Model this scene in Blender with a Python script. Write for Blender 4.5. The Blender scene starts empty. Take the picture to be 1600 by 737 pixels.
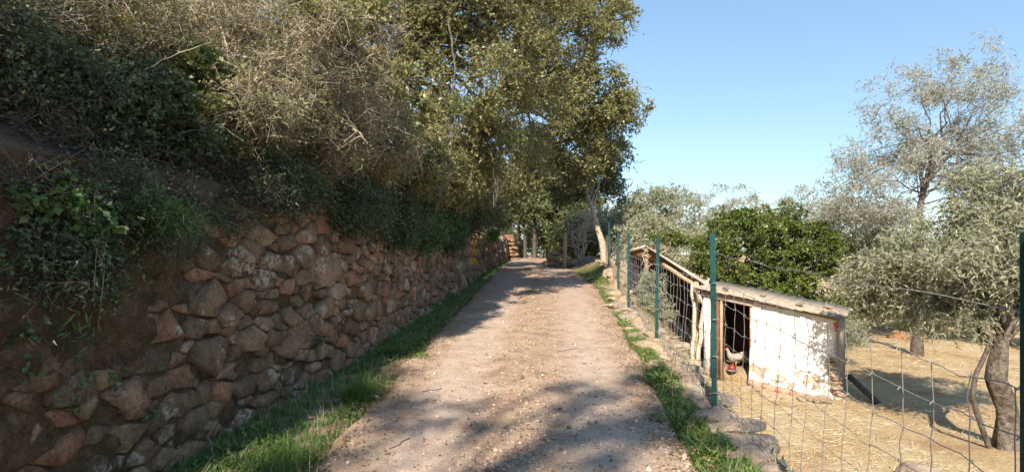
import bpy, bmesh, math
import numpy as np
from mathutils import Vector, noise as mnoise

# ------------------------------------------------------------------ camera, sky, sun, exposure
scene = bpy.context.scene
COL = scene.collection
F, CX, CY, EYE = 850.0, 800.0, 368.0, 1.55          # photograph's focal length in its own pixels, centre, eye height
cam_d = bpy.data.cameras.new('camera'); cam = bpy.data.objects.new('camera', cam_d); COL.objects.link(cam)
cam_d.sensor_width = 36.0; cam_d.lens = F / 1600 * 36.0
cam_d.clip_start = 0.05; cam_d.clip_end = 3000
cam.location = (0, 0, EYE); cam.rotation_euler = (math.radians(90), 0, 0)
scene.camera = cam

SUN_EL, SUN_AZ = math.radians(43), math.radians(14)   # sun behind the camera, a little to the left
world = bpy.data.worlds.new('World'); scene.world = world; world.use_nodes = True
wn = world.node_tree.nodes; wl = world.node_tree.links
sky = wn.new('ShaderNodeTexSky'); sky.sky_type = 'NISHITA'; sky.sun_disc = False
sky.sun_elevation = SUN_EL; sky.sun_rotation = math.radians(180) - SUN_AZ
sky.air_density = 1.0; sky.dust_density = 0.0; sky.ozone_density = 1.5; sky.altitude = 500
sky_g = wn.new('ShaderNodeGamma'); sky_g.inputs[1].default_value = 0.62; wl.new(sky.outputs[0], sky_g.inputs[0])
sky_t = wn.new('ShaderNodeMix'); sky_t.data_type = 'RGBA'; sky_t.blend_type = 'MULTIPLY'; sky_t.inputs[0].default_value = 1.0
sky_t.clamp_result = False; wl.new(sky_g.outputs[0], sky_t.inputs[6]); sky_t.inputs[7].default_value = (.96, 1.18, 1.34, 1)
wl.new(sky_t.outputs[2], wn['Background'].inputs[0]); wn['Background'].inputs[1].default_value = 0.15
sun_d = bpy.data.lights.new('sun', 'SUN'); sun = bpy.data.objects.new('sun', sun_d); COL.objects.link(sun)
sun_d.energy = 4.7; sun_d.angle = math.radians(0.55); sun_d.color = (1.0, 0.91, 0.77)
sun_dir = Vector((math.sin(SUN_AZ) * math.cos(SUN_EL), math.cos(SUN_AZ) * math.cos(SUN_EL), -math.sin(SUN_EL)))
sun.rotation_euler = sun_dir.to_track_quat('-Z', 'Y').to_euler()
vs = scene.view_settings
vs.view_transform = 'Standard'; vs.look = 'None'; vs.gamma = 1.0; vs.exposure = 0.97; vs.use_curve_mapping = False
scene.cycles.max_bounces = 5; scene.cycles.diffuse_bounces = 3; scene.cycles.transmission_bounces = 4
scene.cycles.use_denoising = True

# ------------------------------------------------------------------ helpers
def R(seed): return np.random.default_rng(seed)
def at(px, py, Y): return np.array([(px - CX) / F * Y, Y, EYE - (py - CY) / F * Y])
def norm(a): return a / np.maximum(np.linalg.norm(a, axis=-1, keepdims=True), 1e-9)
def smooth(t): t = np.clip(t, 0, 1); return t * t * (3 - 2 * t)

def vnoise(x, y, s=0):
    x = np.asarray(x, float); y = np.asarray(y, float)
    def h(i, j): 
        v = np.sin(i * 127.1 + j * 311.7 + s * 74.7) * 43758.5453
        return v - np.floor(v)
    xi, yi = np.floor(x), np.floor(y); fx, fy = x - xi, y - yi
    fx = fx * fx * (3 - 2 * fx); fy = fy * fy * (3 - 2 * fy)
    return ((h(xi, yi) * (1 - fx) + h(xi + 1, yi) * fx) * (1 - fy) + (h(xi, yi + 1) * (1 - fx) + h(xi + 1, yi + 1) * fx) * fy) * 2 - 1
def fbm(x, y, s=0): return vnoise(x, y, s) * .55 + vnoise(x * 2.1, y * 2.1, s + 3) * .28 + vnoise(x * 4.3, y * 4.3, s + 7) * .17

def tag(o, label=None, cat=None, group=None, kind=None):
    if label: o['label'] = label
    if cat: o['category'] = cat
    if group: o['group'] = group
    if kind: o['kind'] = kind
    return o
def empty(name, loc, label=None, cat=None, group=None):
    o = bpy.data.objects.new(name, None); COL.objects.link(o); o.location = [float(v) for v in loc]
    o.empty_display_size = 0.1
    return tag(o, label, cat, group)
def link_mesh(name, me, mat, parent=None, smooth_=False):
    o = bpy.data.objects.new(name, me); COL.objects.link(o)
    for m in (mat if isinstance(mat, (list, tuple)) else [mat]):
        if m is not None: me.materials.append(m)
    if parent is not None:
        o.parent = parent
        o.location = [-v for v in parent_world(parent)]
    if smooth_: me.polygons.foreach_set('use_smooth', np.ones(len(me.polygons), bool))
    return o
def parent_world(p):
    v = np.zeros(3)
    while p is not None: v += np.array(p.location); p = p.parent
    return v
def mesh_np(V, Fc):
    me = bpy.data.meshes.new('m'); V = np.asarray(V, np.float32); Fc = np.asarray(Fc, np.int32)
    me.vertices.add(len(V)); me.vertices.foreach_set('co', V.ravel())
    k = Fc.shape[1]; me.loops.add(Fc.size); me.loops.foreach_set('vertex_index', Fc.ravel())
    me.polygons.add(len(Fc)); me.polygons.foreach_set('loop_start', np.arange(len(Fc), dtype=np.int32) * k)
    me.update(calc_edges=True); return me
def obj_np(name, V, Fc, mat, parent=None, smooth_=False):
    return link_mesh(name, mesh_np(V, Fc), mat, parent, smooth_)
def obj_py(name, V, Fc, mat, parent=None, smooth_=False):
    me = bpy.data.meshes.new('m'); me.from_pydata([tuple(map(float, v)) for v in V], [], [tuple(map(int, f)) for f in Fc]); me.update()
    return link_mesh(name, me, mat, parent, smooth_)
def join(parts):
    Vs, Fs, n = [], [], 0
    for V, Fc in parts: Vs.append(np.asarray(V)); Fs.append(np.asarray(Fc) + n); n += len(V)
    return np.concatenate(Vs), np.concatenate(Fs)

def tubes(P, Rd, sides=4):
    """batch of tubes: P (N,S,3), Rd (N,S) -> verts, quads"""
    P = np.asarray(P, float); Rd = np.asarray(Rd, float); N, S = P.shape[:2]
    T = norm(np.gradient(P, axis=1))
    mt = np.abs(norm(P[:, -1] - P[:, 0]))[:, None]; ref = np.where(mt[..., 2:3] > .75, np.array([.8, -.6, 0]), np.array([.05, .02, 1.])) + np.zeros_like(T)   # one reference per tube, so it never twists
    A = norm(np.cross(T, ref)); B = np.cross(T, A)
    a = np.arange(sides) / sides * 2 * np.pi
    V = P[:, :, None] + (A[:, :, None] * np.cos(a)[None, None, :, None] + B[:, :, None] * np.sin(a)[None, None, :, None]) * Rd[:, :, None, None]
    idx = np.arange(N * S * sides).reshape(N, S, sides)
    i0 = idx[:, :-1]; i1 = idx[:, 1:]
    q = np.stack([i0, np.roll(i0, -1, 2), np.roll(i1, -1, 2), i1], -1).reshape(-1, 4)
    return V.reshape(-1, 3), q
def tube(P, Rd, sides=8, caps=True):
    P = np.asarray(P, float); Rd = np.asarray(Rd, float) if np.ndim(Rd) else np.full(len(P), Rd)
    if caps:
        d0 = norm(P[0] - P[1]) * 1e-3; d1 = norm(P[-1] - P[-2]) * 1e-3
        P = np.concatenate([[P[0] + d0], P, [P[-1] + d1]]); Rd = np.concatenate([[1e-4], Rd, [1e-4]])
    return tubes(P[None], Rd[None], sides)
def wobble(a, b, n, amp, rng, sag=0):
    a = np.asarray(a, float); b = np.asarray(b, float); t = np.linspace(0, 1, n)[:, None]
    P = a + (b - a) * t; w = rng.normal(size=(n, 3)) * amp; w[0] = 0; w[-1] = 0
    P = P + w; P[:, 2] -= sag * 4 * (t * (1 - t))[:, 0]
    return P
def box(c, d, ax=None):
    c = np.asarray(c, float); h = np.asarray(d, float) / 2
    s = np.array([[-1, -1, -1], [1, -1, -1], [1, 1, -1], [-1, 1, -1], [-1, -1, 1], [1, -1, 1], [1, 1, 1], [-1, 1, 1]], float) * h
    if ax is not None: s = s @ np.asarray(ax, float)
    return c + s, np.array([[0, 3, 2, 1], [4, 5, 6, 7], [0, 1, 5, 4], [1, 2, 6, 5], [2, 3, 7, 6], [3, 0, 4, 7]])
def hexa(p):   # 8 corners bottom ring then top ring
    return np.asarray(p, float), np.array([[0, 3, 2, 1], [4, 5, 6, 7], [0, 1, 5, 4], [1, 2, 6, 5], [2, 3, 7, 6], [3, 0, 4, 7]])
def slab(a, b, c, d, up):   # a quad with thickness along vector up
    a, b, c, d, up = [np.asarray(v, float) for v in (a, b, c, d, up)]
    return hexa([a, b, c, d, a + up, b + up, c + up, d + up])

# ------------------------------------------------------------------ materials
def new_mat(name):
    m = bpy.data.materials.new(name); m.use_nodes = True
    nt = m.node_tree; return m, nt.nodes, nt.links, nt.nodes['Principled BSDF']
def N_(nodes, t, **kw):
    n = nodes.new(t)
    for k, v in kw.items(): setattr(n, k, v)
    return n
def noise_n(nodes, links, scale, detail=6, rough=.6, coord='Object', vec=None):
    n = N_(nodes, 'ShaderNodeTexNoise'); n.inputs['Scale'].default_value = scale
    n.inputs['Detail'].default_value = detail; n.inputs['Roughness'].default_value = rough
    if vec is None: vec = N_(nodes, 'ShaderNodeNewGeometry').outputs['Position']
    links.new(vec, n.inputs['Vector']); return n.outputs['Fac']
def ramp(nodes, links, fac, stops, interp='LINEAR'):
    r = N_(nodes, 'ShaderNodeValToRGB'); r.color_ramp.interpolation = interp
    el = r.color_ramp.elements
    while len(el) < len(stops): el.new(0.5)
    for e, (p, c) in zip(el, stops): e.position = p; e.color = (*c, 1) if len(c) == 3 else c
    links.new(fac, r.inputs[0]); return r.outputs[0]
def mixc(nodes, links, fac, a, b, mode='MIX'):
    m = N_(nodes, 'ShaderNodeMix', data_type='RGBA', blend_type=mode)
    for s, v in ((0, fac), (6, a), (7, b)):
        if isinstance(v, (int, float)): m.inputs[s].default_value = v
        elif isinstance(v, tuple): m.inputs[s].default_value = (*v, 1)
        else: links.new(v, m.inputs[s])
    return m.outputs[2]
def maths(nodes, links, op, a, b=0.0):
    m = N_(nodes, 'ShaderNodeMath', operation=op)
    for i, v in enumerate((a, b)):
        if isinstance(v, (int, float)): m.inputs[i].default_value = v
        else: links.new(v, m.inputs[i])
    return m.outputs[0]
def bump(nodes, links, bsdf, h, strength=.5, dist=.02):
    b = N_(nodes, 'ShaderNodeBump'); b.inputs['Strength'].default_value = strength; b.inputs['Distance'].default_value = dist
    links.new(h, b.inputs['Height']); links.new(b.outputs[0], bsdf.inputs['Normal'])
def simple(name, a, b, scale=20, rough=.85, bstr=.4, bdist=.01, metallic=0, lo=.35, hi=.65):
    m, n, l, p = new_mat(name); f = noise_n(n, l, scale)
    c = ramp(n, l, f, [(lo, a), (hi, b)])
    if bstr > .45: c = mixc(n, l, 1.0, c, ramp(n, l, noise_n(n, l, scale * 6, 6, .8), [(.3, (.5, .48, .46)), (.5, (1, 1, 1)), (.7, (1.4, 1.38, 1.35))]), 'MULTIPLY')
    l.new(c, p.inputs['Base Color'])
    p.inputs['Roughness'].default_value = rough; p.inputs['Metallic'].default_value = metallic
    p.inputs['Specular IOR Level'].default_value = .3
    if bstr: bump(n, l, p, noise_n(n, l, scale * 2.5), bstr, bdist)
    return m
def leaf_mat(name, stops, trans=.35, rough=.5, patch=1.2):
    m, n, l, p = new_mat(name)
    g = N_(n, 'ShaderNodeNewGeometry')
    r = g.outputs['Random Per Island']
    f = noise_n(n, l, patch, 3)
    f2 = maths(n, l, 'ADD', maths(n, l, 'MULTIPLY', r, .75), maths(n, l, 'MULTIPLY', f, .5))
    f3 = maths(n, l, 'SUBTRACT', f2, .12)
    c = ramp(n, l, f3, stops)
    l.new(c, p.inputs['Base Color']); p.inputs['Roughness'].default_value = rough
    p.inputs['Specular IOR Level'].default_value = .35
    t = N_(n, 'ShaderNodeBsdfTranslucent'); l.new(mixc(n, l, .5, c, (1.0, .95, .35), 'MULTIPLY'), t.inputs[0])
    mx = N_(n, 'ShaderNodeMixShader'); mx.inputs[0].default_value = trans
    l.new(p.outputs[0], mx.inputs[1]); l.new(t.outputs[0], mx.inputs[2])
    l.new(mx.outputs[0], n['Material Output'].inputs[0]); return m

def stone_mat(name, island, far=False):
    m, n, l, p = new_mat(name)
    if island: r = N_(n, 'ShaderNodeNewGeometry').outputs['Random Per Island']
    else: r = N_(n, 'ShaderNodeObjectInfo').outputs['Random']
    base = ramp(n, l, r, [(0, (.15, .10, .066)), (.2, (.29, .19, .12)), (.42, (.22, .152, .10)), (.6, (.37, .25, .155)), (.8, (.26, .165, .105)), (.93, (.38, .19, .11)), (1, (.44, .33, .235))])
    f = noise_n(n, l, 9, 8, .68)
    c = mixc(n, l, 1.0, base, ramp(n, l, f, [(.3, (.50, .47, .44)), (.7, (1.35, 1.3, 1.25))]), 'MULTIPLY')
    c = mixc(n, l, 1.0, c, ramp(n, l, noise_n(n, l, 55, 6, .8), [(.30, (.45, .42, .40)), (.48, (.95, .95, .95)), (.7, (1.5, 1.46, 1.4))]), 'MULTIPLY')
    crk = N_(n, 'ShaderNodeTexVoronoi', feature='DISTANCE_TO_EDGE'); crk.inputs['Scale'].default_value = 5.5
    wob = N_(n, 'ShaderNodeVectorMath', operation='ADD'); wsc = N_(n, 'ShaderNodeVectorMath', operation='SCALE'); wsc.inputs['Scale'].default_value = .35
    wno = N_(n, 'ShaderNodeTexNoise'); wno.inputs['Scale'].default_value = 6; wno.inputs['Detail'].default_value = 5; gp = N_(n, 'ShaderNodeNewGeometry').outputs['Position']
    l.new(gp, wno.inputs['Vector']); l.new(wno.outputs['Color'], wsc.inputs[0]); l.new(gp, wob.inputs[0]); l.new(wsc.outputs[0], wob.inputs[1]); l.new(wob.outputs[0], crk.inputs['Vector'])
    c = mixc(n, l, 1.0, c, ramp(n, l, crk.outputs['Distance'], [(0, (.62, .57, .53)), (.022, (1, 1, 1))]), 'MULTIPLY')
    li = ramp(n, l, noise_n(n, l, 3.3, 5, .6), [(.565, (0, 0, 0)), (.60, (1, 1, 1))])
    li2 = ramp(n, l, noise_n(n, l, 22, 4, .6), [(.42, (0, 0, 0)), (.55, (1, 1, 1))])
    c = mixc(n, l, maths(n, l, 'MULTIPLY', maths(n, l, 'MULTIPLY', li, li2), .75), c, (.56, .47, .36))
    ms = ramp(n, l, noise_n(n, l, 1.3, 6, .65), [(.55, (0, 0, 0)), (.68, (1, 1, 1))])
    c = mixc(n, l, maths(n, l, 'MULTIPLY', ms, .7), c, (.075, .065, .03))
    # orange paint marks on the far part of the wall
    pos = N_(n, 'ShaderNodeNewGeometry').outputs['Position']
    for (cx, cy, cz, sx, sz) in ((-1.4, 18.9, 1.12, 2.6, 3.0), (-1.4, 18.6, .70, 2.0, 8.0)):
        vm = N_(n, 'ShaderNodeVectorMath', operation='SUBTRACT'); l.new(pos, vm.inputs[0]); vm.inputs[1].default_value = (cx, cy, cz)
        v2 = N_(n, 'ShaderNodeVectorMath', operation='MULTIPLY'); l.new(vm.outputs[0], v2.inputs[0]); v2.inputs[1].default_value = (.6, sx * .32, sz)
        ln = N_(n, 'ShaderNodeVectorMath', operation='LENGTH'); l.new(v2.outputs[0], ln.inputs[0])
        d = maths(n, l, 'ADD', ln.outputs['Value'], maths(n, l, 'MULTIPLY', noise_n(n, l, 9, 3), .7))
        k = ramp(n, l, maths(n, l, 'MULTIPLY', d, .5), [(.56, (1, 1, 1)), (.62, (0, 0, 0))])
        c = mixc(n, l, k, c, (.62, .27, .03))
    l.new(c, p.inputs['Base Color']); p.inputs['Roughness'].default_value = .92; p.inputs['Specular IOR Level'].default_value = .2
    h = maths(n, l, 'ADD', noise_n(n, l, 14, 8, .7), maths(n, l, 'MULTIPLY', noise_n(n, l, 60, 4, .7), .35))
    bump(n, l, p, h, 1.0, .05)
    return m

M = {}
M['stone'] = stone_mat('wall_stone', False); M['stone_mass'] = stone_mat('wall_stone_mass', True)
def earth_mat():
    m, n, l, p = new_mat('wall_earth')
    c = ramp(n, l, noise_n(n, l, 8, 8, .7), [(.3, (.075, .045, .027)), (.5, (.16, .10, .06)), (.7, (.28, .185, .115))])
    c = mixc(n, l, 1.0, c, ramp(n, l, noise_n(n, l, 60, 6, .8), [(.3, (.4, .38, .36)), (.5, (.95, .95, .95)), (.7, (1.55, 1.5, 1.45))]), 'MULTIPLY')
    ms = ramp(n, l, noise_n(n, l, 1.7, 7, .7), [(.47, (0, 0, 0)), (.60, (1, 1, 1))])
    c = mixc(n, l, maths(n, l, 'MULTIPLY', ms, .7), c, ramp(n, l, noise_n(n, l, 40, 5, .8), [(.35, (.045, .034, .010)), (.65, (.15, .11, .038))]))      # moss, browned by the summer
    l.new(c, p.inputs['Base Color']); p.inputs['Roughness'].default_value = .97; p.inputs['Specular IOR Level'].default_value = .1
    bump(n, l, p, maths(n, l, 'ADD', noise_n(n, l, 14, 8, .75), maths(n, l, 'MULTIPLY', noise_n(n, l, 70, 4, .8), .4)), 1.0, .06); return m
M['earth'] = earth_mat()
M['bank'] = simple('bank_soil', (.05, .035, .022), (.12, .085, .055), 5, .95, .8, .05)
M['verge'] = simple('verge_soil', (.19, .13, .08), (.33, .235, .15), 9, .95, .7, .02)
M['pale_rock'] = simple('pale_rock', (.21, .15, .105), (.40, .30, .22), 8, .9, .9, .02)
M['warm_rock'] = simple('warm_rock', (.27, .19, .12), (.42, .32, .22), 7, .9, .9, .02)
M['rust_rock'] = simple('rust_rock', (.20, .12, .07), (.36, .23, .14), 7, .9, .9, .02)
M['grey_rock'] = simple('grey_rock', (.19, .145, .11), (.36, .285, .22), 9, .9, .9, .02)
M['whitewash'] = None
M['post'] = simple('green_paint', (.010, .050, .045), (.018, .075, .068), 30, .42, .05, .002)
M['wire'] = simple('galvanised_wire', (.24, .215, .19), (.36, .33, .30), 60, .6, 0, .002, .3)
M['wood'] = simple('weathered_wood', (.24, .175, .12), (.40, .31, .22), 25, .85, .6, .006)
M['pale_wood'] = simple('bleached_wood', (.42, .35, .28), (.60, .52, .43), 18, .85, .6, .006)
M['bleached_trunk'] = simple('bleached_trunk', (.36, .28, .21), (.54, .45, .35), 12, .85, .6, .01)
M['tan_wood'] = simple('tan_pole_wood', (.42, .28, .16), (.55, .40, .25), 18, .8, .5, .006)
M['red_wood'] = simple('red_brown_door', (.14, .04, .025), (.22, .07, .04), 18, .75, .4, .004)
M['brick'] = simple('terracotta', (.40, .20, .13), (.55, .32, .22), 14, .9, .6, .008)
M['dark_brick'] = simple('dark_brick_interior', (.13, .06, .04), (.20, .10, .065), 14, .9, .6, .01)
M['roof'] = simple('roof_sheet', (.24, .185, .135), (.44, .36, .28), 10, .9, .5, .006)
M['tarp'] = simple('dark_tarpaulin', (.012, .012, .018), (.035, .035, .05), 6, .6, .6, .03)
M['bark'] = simple('bark', (.07, .055, .042), (.18, .145, .115), 16, .95, 1.0, .03)
M['olive_bark'] = simple('olive_bark', (.075, .058, .043), (.24, .195, .15), 14, .95, 1.0, .04)
M['twig'] = simple('twig_bark', (.10, .08, .062), (.22, .18, .145), 12, .9, 0)
M['dark_twig'] = simple('dark_twig', (.05, .035, .028), (.12, .09, .07), 12, .9, 0)
M['dry_twig'] = simple('dry_twig', (.20, .155, .115), (.52, .43, .33), 10, .9, 0)
M['grey_twig'] = simple('grey_twig', (.20, .18, .155), (.36, .33, .29), 10, .9, 0)
M['straw'] = leaf_mat('straw', [(0, (.36, .27, .15)), (.5, (.56, .46, .29)), (1, (.72, .63, .46))], .15, .7)
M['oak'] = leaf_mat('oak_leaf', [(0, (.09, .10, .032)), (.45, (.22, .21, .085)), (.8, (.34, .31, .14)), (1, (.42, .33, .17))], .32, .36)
M['oak_far'] = leaf_mat('far_oak_leaf', [(0, (.07, .09, .03)), (.5, (.15, .17, .065)), (1, (.24, .25, .11))], .3, .5)
M['bright'] = leaf_mat('bright_leaf', [(0, (.09, .125, .035)), (.5, (.17, .205, .06)), (1, (.27, .28, .10))], .35, .45)
M['light_tree'] = leaf_mat('light_tree_leaf', [(0, (.12, .17, .06)), (.5, (.20, .26, .10)), (1, (.30, .34, .16))], .4, .5)
M['dense'] = leaf_mat('dense_leaf', [(0, (.04, .07, .014)), (.5, (.10, .14, .028)), (.85, (.20, .22, .045)), (1, (.33, .28, .07))], .28, .4)
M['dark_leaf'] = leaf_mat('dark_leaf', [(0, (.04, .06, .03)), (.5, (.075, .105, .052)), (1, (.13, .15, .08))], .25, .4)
M['dry_leaf'] = leaf_mat('dry_leaf', [(0, (.10, .09, .036)), (.5, (.23, .205, .09)), (1, (.40, .37, .19))], .25, .6)
M['ivy'] = leaf_mat('ivy_leaf', [(0, (.045, .085, .028)), (.5, (.085, .15, .045)), (1, (.15, .22, .08))], .25, .4)
M['olive'] = leaf_mat('olive_leaf', [(0, (.18, .19, .115)), (.5, (.32, .325, .21)), (1, (.48, .48, .33))], .32, .45)
M['olive_pale'] = leaf_mat('pale_olive_leaf', [(0, (.26, .26, .21)), (.5, (.39, .385, .32)), (1, (.54, .53, .45))], .35, .5)
M['yellow'] = leaf_mat('yellow_leaf', [(0, (.42, .30, .02)), (1, (.60, .42, .04))], .35, .5)
M['lime'] = leaf_mat('lime_leaf', [(0, (.20, .24, .04)), (1, (.36, .36, .08))], .4, .5)
M['grass'] = leaf_mat('grass_blade', [(0, (.07, .14, .03)), (.5, (.135, .24, .055)), (.80, (.16, .25, .07)), (.93, (.34, .30, .15))], .3, .45)
M['weed'] = leaf_mat('weed_leaf', [(0, (.07, .13, .025)), (.5, (.14, .22, .045)), (1, (.25, .32, .09))], .35, .45)
M['net'] = leaf_mat('dark_ivy_leaf', [(0, (.03, .035, .03)), (.5, (.06, .07, .055)), (1, (.10, .11, .085))], .15, .5)
M['pebble'] = None
def pebble_mat():
    m, n, l, p = new_mat('gravel_pebble'); r = N_(n, 'ShaderNodeNewGeometry').outputs['Random Per Island']
    l.new(ramp(n, l, r, [(0, (.15, .09, .062)), (.4, (.30, .205, .145)), (.8, (.44, .32, .235)), (1, (.60, .48, .38))]), p.inputs['Base Color'])
    p.inputs['Roughness'].default_value = .9; return m
M['pebble'] = pebble_mat()

def road_mat():
    m, n, l, p = new_mat('gravel_track')
    uv = N_(n, 'ShaderNodeUVMap'); sx = N_(n, 'ShaderNodeSeparateXYZ'); l.new(uv.outputs[0], sx.inputs[0])
    u = maths(n, l, 'ADD', sx.outputs[0], maths(n, l, 'MULTIPLY', maths(n, l, 'SUBTRACT', noise_n(n, l, 1.6, 4), .5), .18))
    trk = ramp(n, l, u, [(0, (0, 0, 0)), (.12, (.15, .15, .15)), (.2, (1, 1, 1)), (.32, (.9, .9, .9)), (.42, (0, 0, 0)), (.60, (0, 0, 0)), (.72, (.9, .9, .9)), (.84, (.8, .8, .8)), (.93, (0, 0, 0))])
    f = noise_n(n, l, 3, 8, .65)
    base = ramp(n, l, f, [(.32, (.26, .162, .105)), (.5, (.40, .275, .188)), (.68, (.49, .36, .258))])
    pale = ramp(n, l, noise_n(n, l, 6, 7, .6), [(.3, (.43, .325, .26)), (.7, (.56, .45, .37))])
    c = mixc(n, l, maths(n, l, 'MULTIPLY', trk, .75), base, pale)
    grit = noise_n(n, l, 95, 5, .75)
    c = mixc(n, l, 1.0, c, ramp(n, l, grit, [(.34, (.42, .38, .35)), (.5, (.95, .95, .95)), (.66, (1.42, 1.38, 1.34))]), 'MULTIPLY')
    mid = ramp(n, l, u, [(.40, (0, 0, 0)), (.5, (1, 1, 1)), (.60, (0, 0, 0))])
    gm = ramp(n, l, noise_n(n, l, 1.1, 5), [(.5, (0, 0, 0)), (.65, (1, 1, 1))])
    c = mixc(n, l, maths(n, l, 'MULTIPLY', maths(n, l, 'MULTIPLY', mid, gm), .45), c, (.26, .235, .10))
    sy = ramp(n, l, maths(n, l, 'MULTIPLY', sx.outputs[1], .02), [(.2, (0, 0, 0)), (.5, (1, 1, 1))])
    c = mixc(n, l, maths(n, l, 'MULTIPLY', sy, .6), c, (.30, .20, .155))
    l.new(c, p.inputs['Base Color']); p.inputs['Roughness'].default_value = .95; p.inputs['Specular IOR Level'].default_value = .15
    h = maths(n, l, 'ADD', maths(n, l, 'MULTIPLY', noise_n(n, l, 30, 6, .7), .8), maths(n, l, 'MULTIPLY', grit, .4))
    bump(n, l, p, h, .8, .02); return m
M['road'] = road_mat()
def field_mat():
    m, n, l, p = new_mat('straw_field_soil')
    f = noise_n(n, l, .9, 6, .6); g = noise_n(n, l, 26, 6, .7)
    c = ramp(n, l, f, [(.35, (.38, .24, .13)), (.5, (.46, .34, .20)), (.68, (.52, .42, .27))])
    c = mixc(n, l, 1.0, c, ramp(n, l, g, [(.3, (.62, .58, .52)), (.7, (1.25, 1.25, 1.22))]), 'MULTIPLY')
    l.new(c, p.inputs['Base Color']); p.inputs['Roughness'].default_value = .95; p.inputs['Specular IOR Level'].default_value = .1
    bump(n, l, p, maths(n, l, 'ADD', g, noise_n(n, l, 5, 5)), .8, .04); return m
M['field'] = field_mat()
def whitewash_mat():
    m, n, l, p = new_mat('peeling_whitewash')
    pos = N_(n, 'ShaderNodeNewGeometry').outputs['Position']; s = N_(n, 'ShaderNodeSeparateXYZ'); l.new(pos, s.inputs[0])
    f = noise_n(n, l, 4.5, 7, .65)
    low = maths(n, l, 'MULTIPLY', maths(n, l, 'ADD', s.outputs[2], .90), -1.6)      # plaster has fallen off low down
    k = maths(n, l, 'ADD', f, low)
    k = maths(n, l, 'MINIMUM', k, maths(n, l, 'ADD', f, .055))
    peel = ramp(n, l, k, [(.56, (0, 0, 0)), (.60, (1, 1, 1))])
    rub = ramp(n, l, noise_n(n, l, 11, 6), [(.3, (.30, .22, .15)), (.6, (.48, .40, .30)), (.75, (.62, .56, .47))])
    wht = ramp(n, l, noise_n(n, l, 5, 8, .7), [(.3, (.60, .55, .48)), (.45, (.76, .73, .68)), (.7, (.84, .83, .80))])
    l.new(mixc(n, l, peel, wht, rub), p.inputs['Base Color']); p.inputs['Roughness'].default_value = .9; p.inputs['Specular IOR Level'].default_value = .2
    bump(n, l, p, maths(n, l, 'SUBTRACT', noise_n(n, l, 14, 6), maths(n, l, 'MULTIPLY', peel, .8)), .7, .02); return m
M['whitewash'] = whitewash_mat()

# ------------------------------------------------------------------ lay of the land
_I = np.interp
def XW(Y): return _I(Y, [-20, 0, 1, 2.5, 3.57, 4.84, 6.2, 8.96, 10.98, 25, 33, 40, 70, 400], [-3.2, -2.58, -2.52, -2.44, -2.38, -2.28, -2.08, -1.9, -1.8, -1.22, -.45, .2, 1.5, 10])
def XF(Y): return _I(Y, [-20, 1.68, 4.76, 7.8, 11.26, 15.1, 20, 26, 34, 70, 400], [.5, 1.60, 1.775, 2.07, 2.41, 2.95, 3.55, 4.2, 4.6, 7, 30])
def XL(Y): return _I(Y, [-20, 3.57, 4.67, 6.5, 8.67, 12.9, 18.3, 28, 36, 60], [-1.7, -1.22, -1.2, -1.2, -1.12, -.99, -.75, -.45, 0.2, 1.6])
def XR(Y): return _I(Y, [-20, 3.57, 4.67, 6.2, 7.66, 10.8, 16, 22.7, 28.6, 39, 60], [.2, 1.168, 1.29, 1.46, 1.62, 1.95, 2.42, 2.65, 2.35, 2.75, 4.2])
def ZT(Y): return _I(Y, [-20, 0, 5, 10, 18, 33, 45], [2.1, 2.0, 1.95, 1.85, 1.65, 1.45, .8])
def crest(Y): return -np.maximum(Y - 37, 0) * .10
def H(X, Y):
    X = np.asarray(X, float); Y = np.asarray(Y, float)
    w, f = XW(Y), XF(Y)
    n = fbm(X * 1.3, Y * 1.3, 2) * .03
    d = w - X
    bank = ZT(Y) + np.minimum(d, 3.2) * _I(Y, [0, 5, 9], [.55, .6, .95]) + np.clip(d - 3.2, 0, 60) * .22 + fbm(X * .8, Y * .8, 5) * .18 * np.clip(d * 2, 0, 1)
    rise = smooth((Y - 15.5) / 5) * (1 - smooth((Y - 30) / 5)) * .42
    mid = crest(Y) + n + rise * smooth((X - XR(Y)) / np.maximum(f - XR(Y), .2)) + smooth((X - XR(Y)) / .4) * .03
    dd = X - f
    zf = -1.12 - .05 * (np.clip(Y, 3, 60) - 6) - .03 * np.clip(X - 8, 0, 80) + fbm(X * .5, Y * .5, 9) * .10
    zf = zf - np.clip(Y - 24, 0, 120) * .07
    edge = crest(Y) + rise
    right = edge + (zf - edge) * smooth((dd - .06) / _I(Y, [0, 5, 9, 14, 30], [.55, .6, 1.4, 2.2, 4])) + n
    z = np.where(X < w, bank, np.where(X > f, right, mid))
    far = np.clip((np.abs(X) - 60) / 300, 0, 1) + np.clip((Y - 90) / 300, 0, 1)
    return z * (1 - np.clip(far, 0, 1)) + np.clip(far, 0, 1) * -14

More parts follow.
